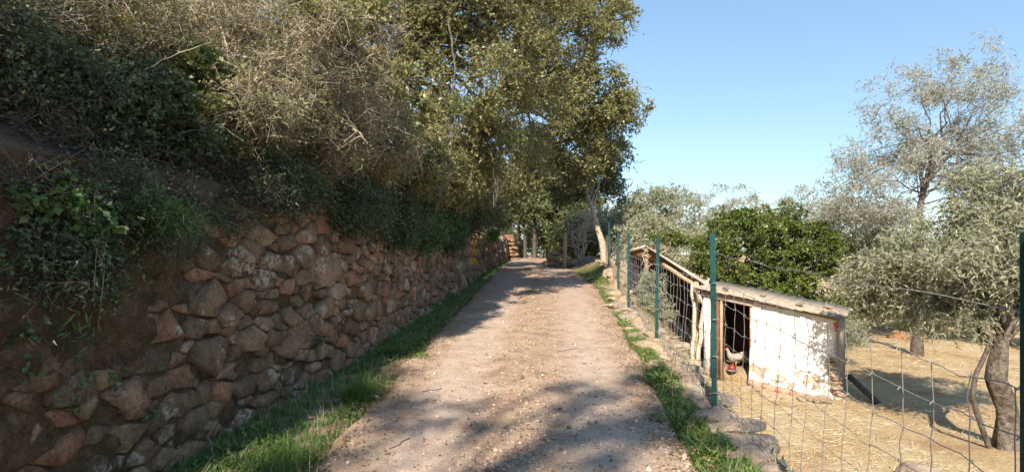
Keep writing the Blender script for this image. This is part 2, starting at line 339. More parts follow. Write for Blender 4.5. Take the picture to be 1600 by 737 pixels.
def build_ground():
    ys = np.concatenate([[-60, -30, -18], np.arange(-12, 1, 1.0), np.arange(1, 14, .25), np.arange(14, 44, .6), [46, 50, 55, 60, 70, 85, 110, 150, 220, 320, 450]])
    dl = [450, 250, 140, 80, 45, 28, 18, 12, 9, 7, 5.5, 4.4, 3.6, 3, 2.5, 2, 1.6, 1.25, .95, .7, .5, .33, .2, .1, .001]
    tm = np.linspace(0, 1, 26); dr = [.05, .12, .2, .3, .42, .55, .7, .9, 1.1, 1.35, 1.6, 1.9, 2.3, 2.8, 3.4, 4, 4.7, 5.5, 6.5, 7.6, 9, 11, 13.5, 17, 22, 30, 42, 60, 90, 150, 260, 450]
    rows = []
    for y in ys:
        w, f = float(XW(y)), float(XF(y))
        rows.append(np.concatenate([w - np.array(dl), w + .002 + (f - w - .002) * tm, f + np.array(dr)]))
    X = np.array(rows); Y = np.repeat(ys[:, None], X.shape[1], 1); Z = H(X, Y)
    nr, nc = X.shape
    i = np.arange(nr * nc).reshape(nr, nc)
    q = np.stack([i[:-1, :-1], i[:-1, 1:], i[1:, 1:], i[1:, :-1]], -1).reshape(-1, 4)
    me = mesh_np(np.stack([X, Y, Z], -1).reshape(-1, 3), q)
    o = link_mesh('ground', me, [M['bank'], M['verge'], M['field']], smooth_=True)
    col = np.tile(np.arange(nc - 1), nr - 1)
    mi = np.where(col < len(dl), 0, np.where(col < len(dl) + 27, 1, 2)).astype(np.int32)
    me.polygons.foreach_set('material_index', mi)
    tag(o, kind='structure')
build_ground()

def build_road():
    ys = np.concatenate([np.arange(-14, 2, .5), np.arange(2, 12, .1), np.arange(12, 60, .4)])
    t = np.linspace(0, 1, 41)
    Y = np.repeat(ys[:, None], len(t), 1)
    jl = fbm(ys * 1.7, ys * 0 + 3.3) * .16; jr = fbm(ys * 1.7, ys * 0 + 8.3) * .14
    l, r = XL(ys) + jl - .06, XR(ys) + jr + .06
    X = l[:, None] + (r - l)[:, None] * t
    # wheel ruts worn a little lower than the crown of the track
    prof = .035 * np.exp(-((t - .5) / .13) ** 2) + .02 * np.exp(-((t - .02) / .08) ** 2) + .02 * np.exp(-((t - .98) / .08) ** 2)
    edge = -.05 * (np.clip(.03 - t, 0, 1) + np.clip(t - .97, 0, 1)) / .03
    Z = crest(Y) + .045 + prof + edge + fbm(X * 2.2, Y * 2.2, 12) * .012 + fbm(X * 9, Y * 9, 14) * .006
    nr, nc = X.shape; i = np.arange(nr * nc).reshape(nr, nc)
    q = np.stack([i[:-1, :-1], i[:-1, 1:], i[1:, 1:], i[1:, :-1]], -1).reshape(-1, 4)
    me = mesh_np(np.stack([X, Y, Z], -1).reshape(-1, 3), q)
    uvl = me.uv_layers.new(name='UVMap'); vi = q.ravel()
    U = np.repeat(t[None], nr, 0).ravel()[vi]; Vv = Y.ravel()[vi]
    uvl.data.foreach_set('uv', np.stack([U, Vv], -1).astype(np.float32).ravel())
    o = link_mesh('gravel_road', me, M['road'], smooth_=True); tag(o, kind='structure')
build_road()
def road_z(X, Y):
    l, r = XL(Y) - .06, XR(Y) + .06; t = (X - l) / (r - l)
    return crest(Y) + .045 + .035 * np.exp(-((t - .5) / .13) ** 2) + .02 * np.exp(-((t - .02) / .08) ** 2) + .02 * np.exp(-((t - .98) / .08) ** 2) + fbm(X * 2.2, Y * 2.2, 12) * .012

# ------------------------------------------------------------------ foliage machinery
def leaf_mesh(base, d, nrm, L, W, fold=.18, tri=False):
    d = norm(d); s = norm(np.cross(d, nrm)); n = np.cross(s, d)
    L = L[:, None]; W = W[:, None]
    if tri:      # small or distant leaf: one pointed face
        V = np.stack([base + d * L * .12 + s * W * .5, base + d * L, base - s * W * .5], 1)
        return V.reshape(-1, 3), np.arange(len(base) * 3).reshape(-1, 3)
    m = base + d * L * .48
    V = np.stack([base, m + s * W * .5 + n * W * fold, base + d * L, m - s * W * .5 + n * W * fold], 1)
    return V.reshape(-1, 3), np.arange(len(base) * 4).reshape(-1, 4)

def sprig_set(rng, C, Rr, n_tw, n_lf, leaf, droop=.12, tw_r=.004, spread=.35, out=None, straight=.12, up=.6, leaf_var=.5, tmin=.2, tw_frac=.2, tri=True, align=.75):
    """twigs radiating through clumps, leaves along each twig. C (K,3), Rr (K,3)"""
    K = len(C); C = np.repeat(C, n_tw, 0); Rr = np.repeat(Rr, n_tw, 0); N = len(C)
    u = norm(rng.normal(size=(N, 3)))
    if out is not None: u = norm(u + out)
    st = C + rng.normal(size=(N, 3)) * Rr * spread * .6
    en = C + u * Rr * rng.uniform(.55, 1.12, (N, 1))
    en[:, 2] -= droop * np.linalg.norm(en - st, axis=1)
    ln = np.linalg.norm(en - st, axis=1, keepdims=True)
    t = np.linspace(0, 1, 4)[None, :, None]
    P = st[:, None] + (en - st)[:, None] * t
    J = rng.normal(size=(N, 4, 3)) * (ln * straight)[:, None]; J[:, 0] = 0; P = P + J
    P[:, 1:3, 2] += (droop * ln * .35)
    rad = np.repeat(np.array([[1., .8, .55, .25]]), N, 0) * tw_r * rng.uniform(.6, 1.4, (N, 1))
    ks = rng.random(N) < tw_frac; kp = [0, 2, 3] if tw_frac > .3 else [0, 3]; TV = tubes(P[ks][:, kp], rad[ks][:, kp], 3)
    tt = rng.uniform(tmin, 1.0, (N, n_lf)); k = np.minimum((tt * 3).astype(int), 2); fr = (tt * 3 - k)[..., None]
    ii = np.arange(N)[:, None]
    pos = P[ii, k] * (1 - fr) + P[ii, k + 1] * fr
    td = norm(P[ii, k + 1] - P[ii, k])
    d = norm(td * .7 + rng.normal(size=td.shape) * align)
    nr = norm(rng.normal(size=td.shape) * .8 + np.array([-.10, -.55, up]))
    n = N * n_lf
    L = leaf[0] * rng.uniform(1 - leaf_var, 1 + leaf_var, n); W = leaf[1] * rng.uniform(1 - leaf_var, 1 + leaf_var, n)
    LV = leaf_mesh(pos.reshape(-1, 3), d.reshape(-1, 3), nr.reshape(-1, 3), L, W, tri=tri)
    return LV, TV

def fill_clumps(rng, ell, n, rmin, rmax, shell=.35, flat=.8):
    """clump centres spread through a list of envelope ellipsoids (centre, radii, weight)"""
    ws = np.array([e[2] if len(e) > 2 else np.prod(e[1]) ** .8 for e in ell], float); ws /= ws.sum()
    pick = rng.choice(len(ell), n, p=ws)
    c0 = np.array([e[0] for e in ell], float)[pick]; r0 = np.array([e[1] for e in ell], float)[pick]
    u = norm(rng.normal(size=(n, 3))); rr = rng.uniform(shell, 1, (n, 1)) ** .6
    C = c0 + u * r0 * rr
    r = rng.uniform(rmin, rmax, (n, 1)); return C, np.repeat(r, 3, 1) * np.array([1, 1, flat])

def limb_set(rng, trunk_pts, trunk_r, C, n_l, r0, sides=5):
    """limbs from the trunk to clump centres"""
    sel = C if len(C) <= n_l else C[rng.choice(len(C), n_l, replace=False)]
    parts = []; tp = np.asarray(trunk_pts, float)
    for c in sel:
        k = rng.integers(max(1, len(tp) // 2), len(tp)); a = tp[k]
        p = wobble(a, c, 6, np.linalg.norm(c - a) * .05, rng, -.06 * np.linalg.norm(c - a))
        parts.append(tubes(p[None], (np.linspace(1, .18, 6) * r0 * rng.uniform(.6, 1.2))[None], sides))
    return parts

def plant(name, label, cat, base, ell, n_clumps, rng, leafm, twigm, leaf, clump=(.2, .35), n_tw=14, n_lf=14, trunk=None, trunk_r=.1, barkm=None, limbs=20, limb_r=.03, group=None, extra=None, shell=.35, flat=.8, crown_name=None, gnarl=1.0, **kw):
    root = empty(name, base, label, cat, group)
    C, Rr = fill_clumps(rng, ell, n_clumps, clump[0], clump[1], shell, flat)
    if extra is not None: C = np.concatenate([C, extra[0]]); Rr = np.concatenate([Rr, extra[1]])
    LV, TV = sprig_set(rng, C, Rr, n_tw, n_lf, leaf, **kw)
    cr = obj_np(crown_name or ('crown' if trunk is not None else 'foliage'), LV[0], LV[1], leafm, root)
    tw = obj_np('twigs', TV[0], TV[1], twigm, cr if trunk is not None else root); tw['kind'] = 'stuff'
    tp = trunk if trunk is not None else [np.array(base), np.array(base) + (C.mean(0) - np.array(base)) * .6]
    parts = []
    if trunk is not None:
        tp = np.asarray(trunk, float); S = 14 if gnarl == 1 else 22
        ts = np.linspace(0, len(tp) - 1, S); tp = np.stack([np.interp(ts, np.arange(len(tp)), tp[:, i]) for i in range(3)], 1)
        wc = rng.normal(size=(7, 3)) * trunk_r * (.2 if gnarl == 1 else .42); wc[0] = 0; w = np.stack([np.interp(np.linspace(0, 6, S), np.arange(7), wc[:, i]) for i in range(3)], 1); tp = tp + w
        rad = trunk_r * (np.linspace(1, .35, S) + .45 * np.exp(-np.linspace(0, 9, S)))
        V, q = tubes(tp[None], rad[None], 10)
        a = np.arctan2(V[:, 1] - np.repeat(tp[:, 1], 10), V[:, 0] - np.repeat(tp[:, 0], 10))
        cen = np.repeat(tp, 10, 0); k = 1 + gnarl * (.14 * np.sin(a * 3 + V[:, 2] * 1.7 * gnarl) + .10 * np.sin(a * 5 - V[:, 2] * 3.1))
        parts.append((cen + (V - cen) * np.clip(k, .62, 1.6)[:, None], q))
    parts += limb_set(rng, tp, trunk_r, C, limbs, limb_r)
    V, q = join(parts)
    obj_np('trunk' if trunk is not None else 'stems', V, q, barkm or twigm, root, smooth_=True)
    return root

# ------------------------------------------------------------------ rubble masonry
def clip_poly(poly, n, c):
    out = []; d = poly @ n - c
    for i in range(len(poly)):
        j = (i + 1) % len(poly)
        if d[i] <= 0: out.append(poly[i])
        if (d[i] < 0 < d[j]) or (d[j] < 0 < d[i]): out.append(poly[i] + (poly[j] - poly[i]) * (d[i] / (d[i] - d[j])))
    return np.array(out)
def power_cells(S, r, bounds, stretch=1.75):
    S = S / np.array([stretch, 1.0]); bounds = (bounds[0] / stretch, bounds[1] / stretch, bounds[2], bounds[3])
    cells = []
    for i in range(len(S)):
        D = S - S[i]; dist = np.hypot(D[:, 0], D[:, 1]); nb = np.argsort(dist)[1:22]
        poly = np.array([[bounds[0], bounds[2]], [bounds[1], bounds[2]], [bounds[1], bounds[3]], [bounds[0], bounds[3]]], float)
        b = max(r[i] * 2.2, .12); poly = np.clip(poly, S[i] - b, S[i] + b)
        for j in nb:
            if len(poly) < 3: break
            n = D[j]; c = (S[j] @ S[j] - S[i] @ S[i] + r[i] ** 2 - r[j] ** 2) / 2
            poly = clip_poly(poly, n, c)
        cells.append(poly * np.array([stretch, 1.0]) if len(poly) >= 3 else None)
    return cells
def scatter_discs(rng, bounds, sizes, stretch=1.7, k=.80):
    S, r = [], []
    for rad, tries in sizes:  # big stones first, small ones into the gaps
        for _ in range(tries):
            p = np.array([rng.uniform(bounds[0], bounds[1]), rng.uniform(bounds[2], bounds[3])])
            if S:
                A = np.array(S); d = np.hypot((A[:, 0] - p[0]) / stretch, A[:, 1] - p[1])
                if np.any(d < (np.array(r) + rad) * k): continue
            S.append(p); r.append(rad * rng.uniform(.88, 1.1))
    return np.array(S), np.array(r)
def rubble_stone(poly, r, rng, mapper, depth, gap):
    """one stone: base ring, shoulder ring, worn front ring, raised centre"""
    want = int(rng.integers(4, 7))
    while len(poly) > want:       # few corners: split faces, not cobbles
        pv, nx = np.roll(poly, 1, 0), np.roll(poly, -1, 0)
        ar = np.abs((poly[:, 0] - pv[:, 0]) * (nx[:, 1] - pv[:, 1]) - (poly[:, 1] - pv[:, 1]) * (nx[:, 0] - pv[:, 0])); poly = np.delete(poly, int(np.argmin(ar)), 0)
    c = poly.mean(0); P = []
    for i in range(len(poly)):
        a, b = poly[i], poly[(i + 1) % len(poly)]
        P.append(a)
        if np.hypot(*(b - a)) > r * .75: P.append(a + (b - a) * rng.uniform(.35, .65) + ((a + b) / 2 - poly.mean(0)) * rng.normal(.08, .10))
    P = np.array(P); D = P - c; L = np.hypot(D[:, 0], D[:, 1])[:, None]
    D = D / np.maximum(L, 1e-6); L = np.maximum(L - gap, .01)
    L = L * (1.06 - .12 * rng.random(L.shape))       # knock the corners off
    tilt = rng.normal(size=2) * .13
    n = len(P); V = []
    for s, h in ((.98, -.10), (1.0, depth * .45), (.89, depth)):
        q = c + D * L * s + rng.normal(size=P.shape) * r * .03
        hh = h + ((q - c) @ tilt) * (h > 0) + rng.normal(size=n) * depth * (.22 if h > 0 else 0)
        V.append(np.column_stack([q, hh]))
    V.append(np.array([[*(c + rng.normal(size=2) * r * .15), depth * rng.uniform(.85, 1.3)]]))
    V = np.concatenate(V)
    Fc = []
    for k in range(2):
        for i in range(n):
            j = (i + 1) % n; Fc.append((k * n + i, k * n + j, (k + 1) * n + j)); Fc.append((k * n + i, (k + 1) * n + j, (k + 1) * n + i))
    for i in range(n): Fc.append((2 * n + i, 2 * n + (i + 1) % n, 3 * n))
    return mapper(V), np.array(Fc)
def wall_map(V):
    Y, z, h = V[:, 0], V[:, 1], V[:, 2]
    dx = (XW(Y + .2) - XW(Y - .2)) / .4; k = 1 / np.sqrt(1 + dx * dx)
    return np.column_stack([XW(Y) + .10 - .07 * z + h * k, Y - h * dx * k, z])

def build_wall():
    rng = R(11)
    root = empty('stone_wall', (XW(6.0), 6.0, 0), 'long rough retaining wall of brown rubble stones left of the gravel road', 'wall')
    # earth and lime packing between the stones
    ys = np.concatenate([np.arange(.8, 12, .06), np.arange(12, 34, .25)]); vs_ = np.linspace(-.15, 1.0, 44)
    Y = np.repeat(ys[:, None], len(vs_), 1); Zt = np.repeat(vs_[None], len(ys), 0) * ZT(Y) * 1.0
    near = 1 - smooth((Y - 3.0) / 1.6)
    h = fbm(Y * 3, Zt * 3, 21) * .06 + fbm(Y * 9, Zt * 9, 22) * .025 + fbm(Y * 25, Zt * 25, 23) * .012 + near * (.03 + fbm(Y * 1.4, Zt * 1.4, 25) * .07) + .05 * (1 - np.abs(vnoise(Y * 7, Zt * 11, 26))) ** 3 * near
    h = h - .022 * smooth((Y - 3.4) / 1.0)
    V = wall_map(np.column_stack([Y.ravel(), Zt.ravel(), h.ravel()]))
    i = np.arange(Y.size).reshape(Y.shape)
    q = np.stack([i[:-1, :-1], i[1:, :-1], i[1:, 1:], i[:-1, 1:]], -1).reshape(-1, 4)
    obj_np('earth_packing', V, q, M['earth'], root, smooth_=True)
    stones = []
    b = (1.6, 14.0, -.05, 1.98)
    S, r = scatter_discs(rng, b, ((.16, 18), (.125, 120), (.095, 460), (.075, 1000), (.05, 1900), (.035, 1600)))
    for poly, s, rr in zip(power_cells(S, r, b), S, r):
        if poly is None: continue
        y = s[0]
        if s[1] > np.interp(y, [2.6, 3.4, 3.9, 4.7], [.85, 1.2, 1.5, 1.97]) + .10 * math.sin(y * 9) or s[1] > ZT(y) + .02: continue
        keep = .78 if y < 3.0 else (.82 if y < 4.0 else .96)
        if rng.random() > keep and not (rr > .11 and y > 3.3): continue
        dep = min(rr * rng.uniform(.08, .34), .036) + .020 + (.026 if y < 3.6 else 0)
        V, Fc = rubble_stone(poly, rr, rng, wall_map, dep, rng.uniform(.003, .012))
        stones.append((np.sqrt(max(np.ptp(V[:, 1]), .01) * np.ptp(V[:, 2])) / max(y, 2), V, Fc))
    stones.sort(key=lambda t: -t[0])
    for _, V, Fc in stones[:290]: obj_np('stone', V, Fc, M['stone'], root)
    rest = [(V, Fc) for _, V, Fc in stones[290:]]
    b = (14.0, 33.0, -.05, 1.75)
    S, r = scatter_discs(rng, b, ((.22, 120), (.16, 400), (.11, 800)))
    for poly, s, rr in zip(power_cells(S, r, b), S, r):
        if poly is None or s[1] > ZT(s[0]): continue
        rest.append(rubble_stone(poly, rr, rng, wall_map, rr * rng.uniform(.3, .6) + .03, .014))
    V, Fc = join(rest); o = obj_np('small_stones', V, Fc, M['stone_mass'], root); o['kind'] = 'stuff'
build_wall()

# loose rocks: a few shapes, shared
def rock_shape(seed, flat=.7, sub=3, amp=.22):
    bm = bmesh.new(); bmesh.ops.create_icosphere(bm, subdivisions=sub, radius=1)
    rng = R(seed); planes = norm(rng.normal(size=(9, 3))); off = rng.uniform(.55, .85, 9)
    for v in bm.verts:
        c = np.array(v.co)
        for n, o in zip(planes, off):
            d = c @ n - o
            if d > 0: c = c - n * d * .92
        c = c * (1 + .6 * amp * mnoise.noise(Vector(c * 1.7) + Vector((seed, 0, 0))) + .3 * amp * mnoise.noise(Vector(c * 5.1) + Vector((seed, 3, 0)))); c[2] *= flat
        v.co = c
    me = bpy.data.meshes.new('rock'); bm.to_mesh(me); bm.free(); return me
ROCKS = {}
def rock(name, loc, size, seed, mat, parent=None, rot=None, label=None, cat=None, group=None):
    key = (seed % 7, mat.name)
    if key not in ROCKS: ROCKS[key] = rock_shape(seed % 7 + 3); ROCKS[key].materials.append(mat)
    o = bpy.data.objects.new(name, ROCKS[key]); COL.objects.link(o)
    rng = R(seed + 900)
    o.scale = size; o.rotation_euler = rot if rot is not None else (rng.uniform(-.25, .25), rng.uniform(-.25, .25), rng.uniform(0, 6.28))
    o.location = [float(v) for v in loc]
    if parent is not None: o.parent = parent; o.location = [float(v) - p for v, p in zip(loc, parent_world(parent))]
    return tag(o, label, cat, group)

def stone_edging():
    rng = R(31)
    root = empty('low_stone_wall', (1.9, 6, 0), 'low tumbled edge of pale rocks under the green fence posts', 'stone edging')
    n = 0; Y = 2.4
    while Y < 25:
        for k in range(4 if Y < 9 else 2):
            off = rng.uniform(-.30, .16) if Y > 6 else rng.uniform(-.22, .22)
            s = rng.uniform(.05, .15) * (1.0 if Y < 9 else 1.5)
            x = XF(Y) + off; y = Y + rng.uniform(-.1, .1)
            m = M['warm_rock'] if (y > 6.3 and rng.random() < .75) else (M['pale_rock'] if rng.random() < .6 else M['grey_rock'])
            rock('stone', (x, y, H(x, y) + s * .02), (s * rng.uniform(.9, 1.7), s * rng.uniform(.8, 1.3), s * rng.uniform(.55, .95)), n, m, root); n += 1
        Y += rng.uniform(.17, .3) if Y < 12 else rng.uniform(.3, .5)
    # bigger ones that stand out
    for (px, py, yy, sx, sy, sz, m) in ((1152, 652, 4.55, .24, .17, .07, 'grey_rock'), (1120, 610, 5.2, .22, .2, .10, 'grey_rock'), (1165, 690, 4.1, .26, .18, .07, 'pale_rock'), (1017, 545, 7.3, .15, .2, .13, 'warm_rock'), (997, 500, 9.5, .15, .3, .14, 'warm_rock'),
                                (975, 470, 12.2, .2, .4, .22, 'warm_rock'), (962, 440, 15.8, .2, .25, .38, 'warm_rock'), (953, 425, 18, .25, .3, .35, 'warm_rock'), (1075, 520, 9.8, .30, .2, .14, 'warm_rock'), (1050, 545, 8.3, .28, .22, .12, 'warm_rock')):
        p = at(px, py, yy); z = H(p[0], p[1]); rock('stone', (p[0], p[1], z + sz * .12), (sx, sy, sz), n, M[m], root, rot=(rng.uniform(-.1, .1), rng.uniform(-.1, .1), rng.uniform(-.4, .4))); n += 1
stone_edging()

def stone_pile():
    rng = R(37); p = at(878, 405, 26.5)
    root = empty('stone_pile', (p[0], p[1], 0), 'heap of sunlit stones around the foot of the tall wooden post', 'stone pile')
    n = 0
    for lay, cnt in ((0, 12), (.26, 8), (.5, 5), (.72, 3)):
        for k in range(cnt):
            s = rng.uniform(.17, .27); x = p[0] - .15 + rng.uniform(-.6, .75) * (1 - lay * .8); y = p[1] + rng.uniform(-.3, .3) * (1 - lay)
            rock('stone', (x, y, max(H(x, y), .1) + lay + .1), (s * 1.2, s, s * .8), 50 + n, M['warm_rock'], root); n += 1
    # broken wall end on the far left, lit by the sun
    w = at(806, 400, 35.0); rw = empty('stone_wall', (w[0], w[1], 0), 'sunlit broken end of a stone wall at the far bend of the road', 'wall')
    for lay in range(6):
        for k in range(2):
            s = rng.uniform(.17, .27)
            rock('stone', (w[0] - .22 + k * .27 - lay * .06 + rng.uniform(-.06, .06), w[1] + rng.uniform(-.15, .15), .08 + lay * .24), (s * rng.uniform(.8, 1.2), s, s * .75), 90 + n, M['rust_rock'], rw); n += 1
    V, q = box((w[0] - 1.1, w[1] + 1.0, .75), (1.9, 1.6, 1.8)); V = V + rng.normal(size=V.shape) * .08
    obj_np('earth_core', V, q, simple('red_earth', (.20, .09, .05), (.32, .16, .10), 5, .95, .9, .06), rw)
stone_pile()

# ------------------------------------------------------------------ fence
def build_fence():
    rng = R(41)
    root = empty('wire_fence', (1.775, 4.76, 0), 'sheep netting fence with dark green metal posts along the right of the road', 'fence')
    posts = [(1.592, 1.66, -.1, 1.56), (1.775, 4.76, -.02, 1.575), (2.07, 7.8, -.02, 1.53), (2.41, 11.26, 0, 1.60), (2.95, 15.1, .0, 1.66), (3.55, 20.0, .42, 2.06), (4.15, 24.5, .42, 2.05)]
    for x, y, z0, z1 in posts:
        w, t, d = .05, .007, .042; z0 -= .15
        lean = rng.uniform(-.012, .018, 2) * (y > 2)
        prof = np.array([[-w / 2, -t], [w / 2, -t], [w / 2, 0], [t / 2, 0], [t / 2, d], [-t / 2, d], [-t / 2, 0], [-w / 2, 0]])   # T section
        n = len(prof); V = [(x + a, y + b, z0) for a, b in prof] + [(x + a + lean[0] * (z1 - z0), y + b + lean[1] * (z1 - z0), z1) for a, b in prof]
        Fc = [(i, (i + 1) % n, n + (i + 1) % n, n + i) for i in range(n)] + [(n, n + 1, n + 2, n + 7), (n + 3, n + 4, n + 5, n + 6), (2, 1, 0, 7), (6, 5, 4, 3)]
        p = obj_py('post', V, Fc, M['post'], root)
        cl = [tube([(x - .03, y - .012, z), (x, y - .02, z + .004), (x + .03, y - .012, z)], .004, 5) for z in np.arange(z0 + .35, z0 + 1.5, .32)]
        V, q = join(cl); obj_np('wire_clips', V, q, M['wire'], p)['kind'] = 'stuff'
    # netting: eight line wires and a barbed strand, all running post to post and sagging a little
    path = np.array([(1.46, .2)] + [(p[0], p[1]) for p in posts] + [(2.62, 26.0)]); base = np.array([-.1] + [p[2] for p in posts] + [.2])
    seg = np.hypot(*np.diff(path, axis=0).T); cum = np.concatenate([[0], np.cumsum(seg)])
    def pt(s, z):
        x = np.interp(s, cum, path[:, 0]); y = np.interp(s, cum, path[:, 1]); k = np.interp(s, cum, base)
        i = np.clip(np.searchsorted(cum, s) - 1, 0, len(seg) - 1); u = (s - cum[i]) / seg[i]
        sag = 4 * u * (1 - u)
        return np.stack([x + .012 - .02 * sag * np.sin(z * 5), y - .015, k + z - .016 * sag * (.4 + z * .6) + .008 * np.sin(s * 7 + z * 9)], -1)
    zs = [.04, .20, .36, .52, .68, .84, 1.0, 1.16]
    ss = np.arange(.0, cum[-1], .1)
    for z in zs:
        P = pt(ss, np.full(len(ss), z)); P[:, 2] += .006 * rng.normal(size=len(ss))
        V, q = tubes(P[None], np.full((1, len(ss)), .0023), 4); obj_np('line_wire', V, q, M['wire'], root)
    P = pt(ss, np.full(len(ss), 1.42)); V, q = tubes(P[None], np.full((1, len(ss)), .0022), 4)
    barbs = []
    for s in np.arange(.3, 12, .13):
        c = pt(np.array([s]), np.array([1.42]))[0]
        for k in range(2):
            d = norm(rng.normal(size=3)) * .016; barbs.append(tubes(np.array([[c - d, c + d]]), np.full((1, 2), .0013), 3))
    bw = obj_np('barbed_wire', V, q, M['wire'], root); V, q = join(barbs); obj_np('barbs', V, q, M['wire'], bw)['kind'] = 'stuff'
    zz = np.linspace(.04, 1.16, 15)
    for s in np.arange(.15, cum[-1], .2):
        P = pt(np.full(15, s), zz); P[:, :2] += rng.normal(size=(15, 2)) * .0035; P[:, 1] += rng.normal() * .012
        V, q = tubes(P[None], np.full((1, 15), .0021), 4)
        o = obj_np('stay_wire', V, q, M['wire'], root)
        if s < 13:
            kn = [tubes(np.array([[(a := pt(np.array([s]), np.array([z]))[0]) + (-.009, -.001, -.006), a + (.002, -.003, .009), a + (.009, -.001, -.004)]]), np.full((1, 3), .0026), 4) for z in zs]
            V, q = join(kn); obj_np('knots', V, q, M['wire'], o)['kind'] = 'stuff'
build_fence()

def wooden_post():
    b = at(882, 412, 26.0); t = at(883, 362, 26.0); rng = R(43)
    P = wobble(b - [0, 0, .3], t, 8, .012, rng); V, q = tube(P, np.array([.10, .10, .095, .095, .09, .09, .085, .08]), 8)
    o = obj_np('wooden_post', V, q, M['tan_wood']); tag(o, 'tall pale wooden post standing among stones at the far fence corner', 'post')
wooden_post()

# ------------------------------------------------------------------ hen house and lean-to
A0 = np.array([3.88, 11.0]); A1 = np.array([5.70, 9.6]); LD = (A1 - A0) / np.linalg.norm(A1 - A0); LN = np.array([-LD[1], LD[0]]); LS = float(np.linalg.norm(A1 - A0))
def s_of(px):
    k = (px - CX) / F; return float((k * A0[1] - A0[0]) / (LD[0] - k * LD[1]))
def w3(s, d, z): p = A0 + LD * s + LN * d; return np.array([p[0], p[1], z])
def zb(s): return -1.13 - .22 * s / LS
def ztop(s): return .43 - .36 * s / LS
def wall_block(s0, s1, d0, d1, zl=None, zh=None, nx=1, nz=1, rng=None, amp=.0):
    """a block of wall with an uneven front"""
    V, q = hexa([w3(s0, d0, zl or zb(s0) - .3), w3(s1, d0, zl or zb(s1) - .3), w3(s1, d1, zl or zb(s1) - .3), w3(s0, d1, zl or zb(s0) - .3),
                 w3(s0, d0, zh or ztop(s0)), w3(s1, d0, zh or ztop(s1)), w3(s1, d1, zh or ztop(s1)), w3(s0, d1, zh or ztop(s0))])
    return V, q
def build_shed():
    rng = R(47)
    root = empty('hen_house', (*A0, zb(0)), 'small whitewashed hen house with open doorway and sloping thin roof', 'shed')
    sA, sB, sC = s_of(1109), s_of(1128), s_of(1172)
    V, q = wall_block(0, sA, 0, .16); obj_np('door_jamb', V, q, M['whitewash'], root)
    # main wall with undulating face
    n, m = 22, 16; s = np.linspace(sC, LS, n); V = []
    for j in range(m):
        for i in range(n):
            t = j / (m - 1); z = (zb(s[i]) - .3) * (1 - t) + ztop(s[i]) * t
            e = .035 * fbm(np.array(s[i] * 4), np.array(z * 4), 3) + .10 * (1 - smooth(np.array((z + 1.3) / .8)))
            V.append(w3(s[i] + (.05 * fbm(np.array(3.3), np.array(z * 5), 5) + .10 * (1 - smooth(np.array((z + 1.25) / .9)))) * (i == n - 1), -float(e), z))
    idx = np.arange(n * m).reshape(m, n); q = [(idx[j, i], idx[j, i + 1], idx[j + 1, i + 1], idx[j + 1, i]) for j in range(m - 1) for i in range(n - 1)]
    k = len(V); V += [w3(s[0], .18, zb(s[0]) - .3), w3(s[-1], .18, zb(LS) - .3), w3(s[-1], .18, ztop(LS)), w3(s[0], .18, ztop(s[0]))]
    q += [(k, k + 1, k + 2, k + 3)]
    for j in range(m - 1): q += [(idx[j, 0], idx[j + 1, 0], k + 3, k)] if j == 0 else []
    obj_py('front_wall', V, q, M['whitewash'], root)
    V, q = wall_block(sC - .006, sC + .02, .0, .2); obj_np('reveal', V, q, M['wood'], root)
    # side walls and back
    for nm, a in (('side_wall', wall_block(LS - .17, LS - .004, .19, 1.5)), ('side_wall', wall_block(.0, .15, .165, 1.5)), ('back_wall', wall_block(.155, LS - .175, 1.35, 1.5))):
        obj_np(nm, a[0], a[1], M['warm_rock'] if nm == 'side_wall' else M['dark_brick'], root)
    fl = wall_block(.155, LS - .175, .19, 1.34, None, None)
    V = fl[0].copy(); V[4:, 2] = [zb(0) + .02, zb(LS) + .02, zb(LS) + .02, zb(0) + .02]; obj_np('floor', V, fl[1], M['field'], root)
    # red door standing ajar inside its frame
    d = root; V, q = wall_block(sA + .01, sB - .035, .03, .07); V[4:, 2] -= .06
    d = obj_np('door', V, q, M['red_wood'], root)
    for kz in (.35, .95):
        V, q = box(w3((sA + sB) / 2, .018, zb(0) + kz), (.14, .02, .07)); obj_np('cross_batten', V, q, M['red_wood'], d)
    V, q = wall_block(sB - .03, sB, -.01, .10); obj_np('door_post', V, q, M['tan_wood'], root)
    V, q = slab(w3(-.02, -.02, ztop(0) - .10), w3(sC + .05, -.02, ztop(sC) - .10), w3(sC + .05, .12, ztop(sC) - .10), w3(-.02, .12, ztop(0) - .10), (0, 0, .09)); obj_np('lintel', V, q, M['pale_wood'], root)
    # roof: fibre cement sheets on an eave beam
    V, q = slab(w3(-.12, -.07, ztop(-.12) + .003), w3(LS + .06, -.07, ztop(LS + .06) + .003), w3(LS + .06, .02, ztop(LS + .06) + .003), w3(-.12, .02, ztop(-.12) + .003), (0, 0, .035)); obj_np('eave_beam', V, q, M['wood'], root)
    nsh = 4
    for k in range(nsh):
        s0 = -.16 + (LS + .28) * k / nsh; s1 = -.16 + (LS + .28) * (k + 1) / nsh + .03
        nx = 22; sv = np.linspace(s0, s1, nx); dz = .004 * np.sin(sv * 38) + .006 * (k % 2)
        V = []
        for dd, up in ((-.13, .050), (1.62, .056)):
            for h in (0, .014):
                V += [w3(sv[i], dd + .02 * math.sin(k * 2.1), ztop(sv[i]) + up + dz[i] + h) for i in range(nx)]
        V = np.array(V); f0, f1, b0, b1 = [np.arange(nx) + nx * i for i in range(4)]
        q = np.concatenate([np.stack([a[:-1], a[1:], b[1:], b[:-1]], -1) for a, b in ((f1, b1), (b0, f0), (f0, f1), (b1, b0))])
        obj_np('roof_sheet', V, q, M['roof'], root, smooth_=False)
